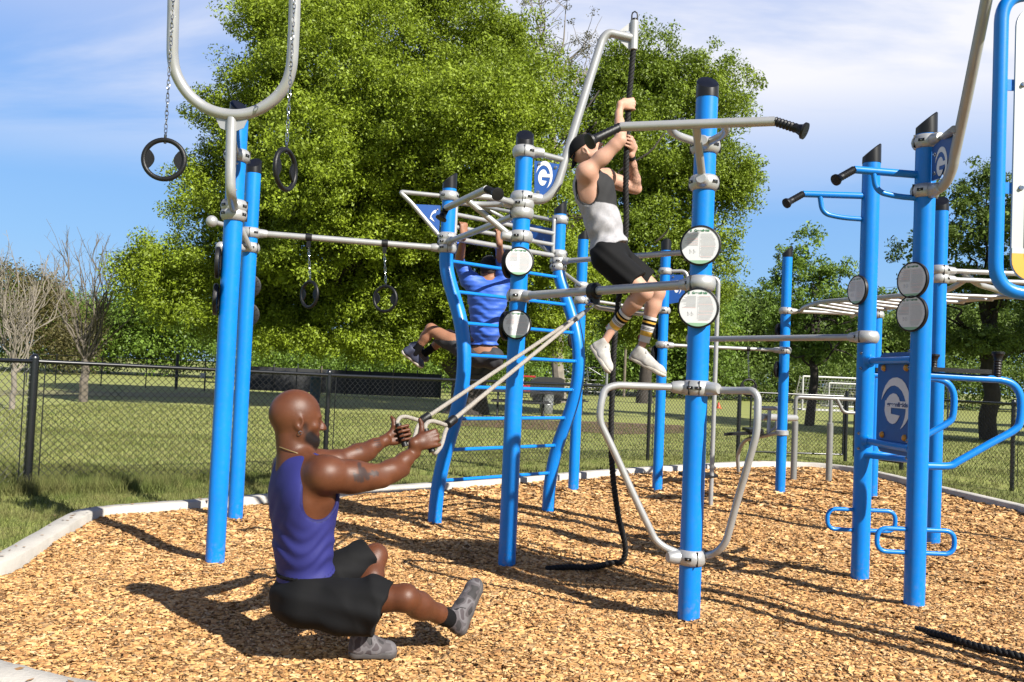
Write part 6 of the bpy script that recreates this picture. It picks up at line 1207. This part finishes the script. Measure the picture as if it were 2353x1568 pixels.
# ---------------------------------------------------------------- rope climber
SK2 = skin('light_skin', (.86, .50, .36), (.78, .42, .29), .55, .28)
M_HEA = mat('heather_grey', (.54, .53, .56), .85, var=.10, vscale=60, bump=.2, bscale=300); t = M_HEA.node_tree; b = t.nodes['Principled BSDF']; src = b.inputs['Base Color'].links[0].from_socket
a_ = t.nodes.new('ShaderNodeAttribute'); a_.attribute_name = 'panel'; x_ = t.nodes.new('ShaderNodeMixRGB'); t.links.new(a_.outputs['Fac'], x_.inputs[0]); t.links.new(src, x_.inputs[1]); x_.inputs[2].default_value = (.006, .006, .007, 1); t.links.new(x_.outputs[0], b.inputs['Base Color'])
M_WSHOE = mat('white_knit', (.84, .81, .76), .8, col2=(.50, .47, .43), vscale=16, bump=.2, bscale=300); M_WSOLE = mat('white_sole', (.86, .78, .66), .7, var=.08, vscale=20); M_WLACE = mat('white_lace', (.95, .95, .93), .8)
f2 = unit((.90, -.42, 0)); r2_ = np.array([f2[1], -f2[0], 0])
nk = P(1360, 388, 6.20); ch = P(1365, 438, 6.19); wa = P(1388, 520, 6.2); pl = P(1402, 580, 6.2)
tor = unit(nk-pl); fT = unit(f2-np.dot(f2, tor)*tor); rT = np.cross(fT, tor); A_ = [rT, fT, tor]
if np.dot(rT, r2_) < 0: rT = -rT
shN = P(1347, 396, 6.03); elN = P(1426, 322, 5.97); wrN = P(1422, 262, 6.13)
shF = P(1392, 408, 6.33); elF = P(1462, 434, 6.44); wrF = P(1449, 356, 6.27)
cN = P(1442, 243, 6.21); cF = P(1440, 328, 6.21)
hipN = P(1394, 592, 6.10); knN = P(1481, 672, 6.02); anN = P(1411, 750, 6.20)
hipF = P(1408, 588, 6.30); knF = P(1510, 672, 6.32); anF = P(1483, 772, 6.36)
hc = P(1345, 346, 6.17); fwH = unit((.74, -.22, .60)); upH = unit((-.62, .12, .78))
B2 = Field((.20, 5.82, 1.30), (1.15, 6.62, 3.35), .0054); F = B2
F.cone(nk-tor*.03, hc-upH*.05-fwH*.02, .060, .056, .03); head(F, hc, fwH, upH, 1.0, .02)
F.ell(ch, (.155, .112, .15), A_, .05); F.ell((ch+wa)/2, (.138, .102, .14), A_, .05); F.ell(wa, (.135, .102, .12), A_, .05); F.ell(pl, (.155, .12, .11), A_, .05)
for s_ in (-1, 1): F.cone(nk-tor*.02, ch+rT*.12*s_+tor*.11, .042, .045, .04); F.ell(ch-fT*.05+rT*.08*s_, (.07, .05, .11), A_, .04)
for sh_, el_, wr_ in ((shN, elN, wrN), (shF, elF, wrF)):
    d = unit(el_-sh_); n_ = np.cross(d, (0, 1, 0)); F.ell(sh_, (.060, .057, .057), None, .05); F.chain([sh_, sh_+(el_-sh_)*.45, sh_+(el_-sh_)*.85, el_], [.051, .049, .041, .037], .03)
    F.ell(sh_+(el_-sh_)*.5-n_*.010, (.085, .038, .042), [d, n_, np.cross(d, n_)], .03); F.cone(sh_, ch+(sh_-ch)*.3, .055, .07, .05)
    F.chain([el_, el_+(wr_-el_)*.28, el_+(wr_-el_)*.7, wr_], [.037, .0405, .030, .0245], .02)
rax = unit((-.25, 0, .97))
wN = hand(F, cN, rax, (.85, .50, .30), (-.45, -.9, 0), .021, thumb='wrap'); F.cone(wrN, wN, .0245, .024, .02)
wF = hand(F, cF, unit((.25, .0, .97)), (-.35, -.9, .2), (.9, -.3, 0), .021, thumb='wrap'); F.cone(wrF, wF, .0245, .024, .02)
for hp_, kn_, an_ in ((hipN, knN, anN), (hipF, knF, anF)):
    F.chain([hp_, hp_+(kn_-hp_)*.5, kn_], [.085, .076, .054], .04); F.ell(kn_, (.053, .053, .055), None, .02); d = unit(an_-kn_); bk = unit(np.cross(d, (0, 1, 0))); bk = bk if bk[0] < 0 else -bk
    F.chain([kn_, kn_+(an_-kn_)*.3, kn_+(an_-kn_)*.72, an_], [.049, .049, .036, .031], .03); F.ell(kn_+(an_-kn_)*.32+bk*.018, (.095, .040, .042), [d, bk, np.cross(d, bk)], .03)
s1 = (P(1358, 797, 6.24), P(1397, 858, 6.10)); s2_ = (P(1444, 822, 6.40), P(1527, 867, 6.28))
F.cone(anN, s1[0]+unit(s1[1]-s1[0])*.06+(.03, 0, .02), .030, .028, .02); F.cone(anF, s2_[0]+unit(s2_[1]-s2_[0])*.07+(0, 0, .03), .030, .028, .02)
def ink2(V):      # sleeve tattoo on the far forearm
    d = seg_d(V, elF, wrF); t_ = ((V-elF)@(wrF-elF))/np.dot(wrF-elF, wrF-elF); n_ = np.sin(V[:, 2]*150+4*np.sin(V[:, 0]*90))*np.sin(V[:, 0]*170+3*np.sin(V[:, 2]*70)+V[:, 1]*90)
    return (d < .07)*(t_ > .08)*(t_ < .9)*(V[:, 0] > shF[0]+.08)*np.clip(.5+1.6*n_, 0, 1)*.5*(V[:, 2] > elF[2]-.01)*(np.linalg.norm(V-elN, axis=1) > .13)
cl = fobj('person', B2, SK2, None, 2, {'ink': ink2})
tag(cl, 'man in backward black cap and grey-black tank top climbing the hanging rope', 'person')
T = Field((.25, 5.88, 1.75), (1.0, 6.55, 3.0), .0068); e_ = .013
T.ell(ch, (.157+e_, .116+e_, .155+e_), A_, .05); T.ell((ch+wa)/2, (.142+e_, .112+e_, .15), A_, .05); T.ell(wa, (.142+e_, .116+e_, .12), A_, .05); T.ell(pl+tor*.03, (.152+e_, .128+e_, .11), A_, .05); T.ell(ch+fT*.03, (.12, .10+e_, .13), A_, .04)
for s_ in (-1, 1): T.cone(nk-tor*.045+rT*.055*s_, ch+rT*.095*s_+tor*.09, .045, .05, .05); T.ell(ch-fT*.05+rT*.08*s_, (.07+e_, .05+e_, .11+e_), A_, .04)
for sh_, s_ in ((shN, 1), (shF, -1)): o_ = ch+rT*.155*s_; T.cone(o_-tor*.035, sh_+rT*.06*s_+tor*.03, .072, .082, .012, 'sub')
T.cone(nk-tor*.005, hc, .064, .068, .012, 'sub'); T.cone(nk+fT*.05-tor*.03, nk+fT*.16, .055, .08, .02, 'sub')
hem = P(1400, 572, 6.2); T.half(hem, unit(-tor+fT*.18-np.array([0, 0, .0]))); T.ell(pl-tor*.02, (.145, .112, .15), A_, .004, 'sub')
T.wrinkle(lambda X: .0035*np.sin((X[:, 2]*.8+.5*X[:, 0])*70+2*np.sin(X[:, 1]*25))*np.exp(-((X[:, 2]-wa[2])/.13)**2)+.002*np.sin((X[:, 0]-X[:, 2]*.4)*95))
def panel2(V):
    q = V-ch; z0 = P(1400, 469, 6.1)[2]; f_ = q@fT; r_ = q@rT
    trim = np.zeros(len(V))
    for sh_, s_ in ((shN, 1), (shF, -1)):
        o_ = ch+rT*.155*s_; a0, b0 = o_-tor*.035, sh_+rT*.06*s_+tor*.03; ab = b0-a0; t_ = np.clip(((V-a0)@ab)/(ab@ab), 0, 1); d = np.linalg.norm(V-a0-t_[:, None]*ab, axis=1)-(.072+.010*t_); trim = np.maximum(trim, (d < .013)*1.)
    return np.maximum(((V[:, 2] > z0) & (f_ > -.022))*1., trim)
fobj('tank_top', T, M_HEA, cl, 2, {'panel': panel2})
Q = Field((.45, 5.85, 1.50), (1.20, 6.60, 2.25), .0068)
dN, dF = unit(knN-hipN), unit(knF-hipF); hN, hF = hipN+dN*.27, hipF+dF*.30
Q.ell(pl, (.165, .135, .115), A_, .05); Q.cone(hipN, hN+dN*.1, .108, .102, .05, cut=(hN, dN)); Q.cone(hipF, hF+dF*.1, .105, .098, .04, cut=(hF, dF)); Q.cone(hN+dN*.05, hN+dN*.12, .091, .092, .004, 'sub'); Q.cone(hF+dF*.05, hF+dF*.12, .087, .088, .004, 'sub')
Q.half(P(1396, 548, 6.2), unit(tor+fT*.1))
Q.wrinkle(lambda X: .0035*np.sin((X@unit((.5, -.2, .8)))*60+2*np.sin(X@np.array([12., 4, 9]))))
fobj('shorts', Q, M_SHORT, cl, 2)
K_ = Field(hc-.24, hc+.24, .005); rtH = np.cross(fwH, upH); AH = [rtH, fwH, upH]
K_.ell(hc-fwH*.008+upH*.014, (.087, .109, .104), AH, .01); K_.half(hc+upH*.012, unit(-upH-fwH*.05)); K_.ell(hc-fwH*.008+upH*.004, (.080, .101, .096), AH, .003, 'sub')
fobj('cap', K_, M_SHORT, cl, 2)
m = MB(); bc_ = hc-fwH*.085+upH*.02; d_ = unit(-fwH*.72-upH*.75); V = []; n0 = 13
for i in range(n0):
    a = -1.15+2.3*i/(n0-1); s_ = rtH*math.sin(a)*.072+d_*.0*math.cos(a); inner = hc+upH*.014-fwH*(.100*math.cos(a)**.5 if math.cos(a) > 0 else 0)+rtH*math.sin(a)*.078; outer = inner+d_*(.078*math.cos(a*1.15)**.6 if math.cos(a*1.15) > 0 else 0); V += [inner, outer, inner+fwH*.004, outer+fwH*.004]
Fc = []
for i in range(n0-1): a = 4*i; b_ = a+4; Fc += [(a, a+1, b_+1, b_), (a+2, b_+2, b_+3, a+3), (a+1, a+3, b_+3, b_+1)]
m.add(V, Fc).build('cap_brim', M_SHORT, cl)
d = unit(elF-wrF); MB().tube([wrF+d*.012, wrF+d*.036], .031, 20).build('wristband', M_BLK, cl)
M_YS = mat('yellow_sock', (1.1, .62, .07), .8, var=.08, vscale=60); M_WS = mat('white_sock', (.95, .93, .93), .85, var=.05, vscale=60)
for an_, kn_ in ((anN, knN), (anF, knF)):
    d = unit(kn_-an_); m = MB(); z = -.045
    for w, mi in ((.045, 0), (.034, 2), (.012, 0), (.004, 1), (.006, 0), (.004, 1), (.014, 0), (.019, 1), (.014, 2), (.014, 1), (.022, 0)):
        r0_ = .040+.011*max(0, z+.03)/.17; m.tube([an_+d*z, an_+d*(z+w)], [r0_, r0_+.0012], 22, mi=mi, cap=False); z += w
    m.build('sock', [M_WS, M_SOCKB, M_YS], cl)
shoe(cl, s1[0], s1[1], unit(anN-s1[0]+(.02, 0, .0)), (M_WSHOE, M_WSOLE, M_WLACE), h=.0045); shoe(cl, s2_[0], s2_[1], unit(anF-s2_[0]), (M_WSHOE, M_WSOLE, M_WLACE), h=.0045)
for an_, kn_ in ((anN, knN), (anF, knF)): MB().box(an_+unit(kn_-an_)*-.012+np.array([-.040, 0, 0]), (.012, .014, .03)).build('pull_tab', M_REDP, cl)
# ---------------------------------------------------------------- man hanging behind the ladder
SK3 = skin('brown_skin', (.50, .24, .14), (.42, .19, .11), .55, .28)
M_BSH = mat('blue_sport_shirt', (.03, .16, .82), .6, var=.08, vscale=6, bump=.15, bscale=300, sheen=.1); M_GSH = mat('charcoal_shorts', (.035, .036, .045), .8, var=.15, vscale=8); M_HAIR = mat('black_hair', (.012, .009, .008), .9, bump=1., bscale=160)
z3p = zc(940, 400, 3.135); b3 = unit((.30, .954, 0)); r3_ = np.array([b3[1], -b3[0], 0]); Yp = 8.42
q3 = lambda x, y, e=0: P(*z3p(x, y), Yp+e)
nk = q3(722, 875); ch = q3(708, 985); wa = q3(695, 1230); pl = q3(685, 1400, .04); tor = unit(nk-pl); fT = unit(b3-np.dot(b3, tor)*tor); rT = np.cross(fT, tor); A_ = [rT, fT, tor]
bz = 2.60; dce = dCE; p0 = PX('C')
def bar2(px): return min([PX('C')+dCE*f+(0, 0, 2.578) for f in np.linspace(.08, 1.35, 300)], key=lambda q: abs(CXP+FPX*np.dot(q-CAM, _r)/np.dot(q-CAM, _f)-px))
cLh, cRh = bar2(1060), bar2(1143); shL, shR = q3(572, 845, -.02), q3(832, 862, .02); elL, elR = q3(497, 720, .0)-(0, .06, 0), q3(812, 715, 0)-(0, .03, 0)
B3 = Field((-1.15, 7.4, .85), (.25, 9.0, 2.78), .0085); F = B3
hc = q3(722, 760, .03); fwH = unit((.25, .93, -.18)); upH = unit((0, .1, 1))
F.cone(nk-tor*.03, hc-upH*.05, .060, .056, .03); head(F, hc, fwH, upH, 1.02)
F.ell(ch, (.185, .115, .17), A_, .06); F.ell((ch+wa)/2, (.150, .105, .15), A_, .06); F.ell(wa, (.135, .10, .12), A_, .06); F.ell(pl, (.150, .12, .11), A_, .06)
for s_, sh_, el_, c_ in ((-1, shL, elL, cLh), (1, shR, elR, cRh)):
    F.ell(sh_, (.062, .060, .062), None, .05); F.cone(sh_, ch+(sh_-ch)*.45, .065, .08, .06); F.cone(nk-tor*.03, sh_, .05, .05, .05); F.chain([sh_, (sh_+el_)/2, el_], [.056, .052, .040], .03)
    w_ = hand(F, c_, dCE if s_ > 0 else dCE*1., unit((0.15, .2, 1)), -b3, .019, thumb='wrap'); F.chain([el_, el_+(w_-el_)*.3, w_], [.040, .042, .026], .02)
hpL, hpR = pl-rT*.09-tor*.03, pl+rT*.09-tor*.03; knL, knR = q3(285, 1215, .20), q3(420, 1260, .42); anL, anR = q3(175, 1375, .25), q3(250, 1390, .5)
for hp_, kn_, an_ in ((hpL, knL, anL), (hpR, knR, anR)): F.chain([hp_, (hp_+kn_)/2, kn_], [.088, .078, .055], .04); F.chain([kn_, kn_+(an_-kn_)*.35, an_], [.050, .050, .033], .03)
p3 = fobj('person', B3, SK3, None, 2); tag(p3, 'man in bright blue long-sleeve shirt hanging from a bar behind the curved ladder, back turned', 'person')
T = Field((-1.0, 7.7, 1.0), (.2, 8.9, 2.55), .0085); e_ = .012
T.ell(ch, (.187+e_, .117+e_, .17+e_), A_, .06); T.ell((ch+wa)/2, (.154+e_, .108+e_, .15), A_, .06); T.ell(wa, (.142+e_, .106+e_, .12), A_, .06); T.ell(pl+tor*.05, (.145+e_, .115+e_, .08), A_, .05)
for s_, sh_, el_, c_ in ((-1, shL, elL, cLh), (1, shR, elR, cRh)):
    T.ell(sh_, (.062+e_, .060+e_, .062+e_), None, .05); T.cone(sh_, ch+(sh_-ch)*.45, .065+e_, .08+e_, .06); T.cone(nk-tor*.035, sh_, .045+e_, .05+e_, .05)
    cf = el_+(c_-el_)*.60; T.chain([sh_, (sh_+el_)/2, el_], [.056+e_, .052+e_, .040+e_], .03); T.cone(el_, cf+(c_-el_)*.1, .046, .037, .03, cut=(cf, unit(c_-el_)))
T.cone(nk-tor*.01, hc, .062, .066, .01, 'sub'); T.half(q3(690, 1335), -tor+rT*.05); T.ell(pl, (.135, .10, .14), A_, .004, 'sub')
T.wrinkle(lambda X: .0045*np.sin(X[:, 2]*75+2*np.sin(X[:, 0]*22)+X[:, 0]*12)*np.clip(1.3-np.abs(X[:, 2]-wa[2]-.1)*3, .25, 1)+.002*np.sin(X[:, 2]*150))
fobj('shirt', T, M_BSH, p3, 2)
Q = Field((-1.1, 7.7, .80), (.1, 9.1, 1.6), .0085); dL_, dR_ = unit(knL-hpL), unit(knR-hpR); eL_, eR_ = hpL+(knL-hpL)*.86, hpR+(knR-hpR)*.86
Q.ell(pl-tor*.03, (.163, .132, .10), A_, .05); Q.cone(hpL, eL_+dL_*.08, .105, .088, .05, cut=(eL_, dL_)); Q.cone(hpR, eR_+dR_*.08, .105, .088, .05, cut=(eR_, dR_)); Q.cone(eL_+dL_*.03, eL_+dL_*.1, .076, .078, .004, 'sub')
Q.wrinkle(lambda X: .004*np.sin(X@unit((.8, .2, .5))*65)); fobj('shorts', Q, M_GSH, p3, 2)
h_ = Field(hc-.18, hc+.18, .0065); rtH = np.cross(fwH, upH); AH = [rtH, fwH, upH]; h_.ell(hc-fwH*.010+upH*.030, (.086, .104, .094), AH, .01); h_.half(hc+upH*-.012-fwH*.05, unit(-upH+fwH*.35)); h_.wrinkle(lambda X: .004*np.sin(X[:, 0]*260)*np.sin(X[:, 1]*240)*np.sin(X[:, 2]*250))
fobj('hair', h_, M_HAIR, p3, 0)
M_FADE = mat('short_hair', (.07, .045, .035), .95, bump=.5, bscale=300); h2 = Field(hc-.18, hc+.18, .0065); h2.ell(hc-fwH*.012+upH*.008, (.0815, .1025, .092), AH, .01); h2.half(hc-upH*.062, unit(-upH)); h2.half(hc+fwH*.03, fwH); fobj('faded_hair', h2, M_FADE, p3, 1)
M_NAVYS = mat('navy_shoe', (.05, .06, .12), .7, var=.2, vscale=20); cyl_sock(p3, anL+unit(knL-anL)*-.03, anL+unit(knL-anL)*.10, .037, .042, M_SOCKB); cyl_sock(p3, anR+unit(knR-anR)*-.03, anR+unit(knR-anR)*.10, .037, .042, M_SOCKB)
sL = (q3(62, 1385, .22), q3(215, 1500, .40)); sR_ = (q3(120, 1330, .5), q3(250, 1450, .66)); F = None
shoe(p3, sL[0], sL[1], unit(anL-sL[0]+(.03, 0, .03)), (M_NAVYS, M_WSOLE, M_WLACE), h=.007, lace=False); shoe(p3, sR_[0], sR_[1], unit(anR-sR_[0]+(.03, 0, .03)), (M_NAVYS, M_WSOLE, M_WLACE), h=.007, lace=False)
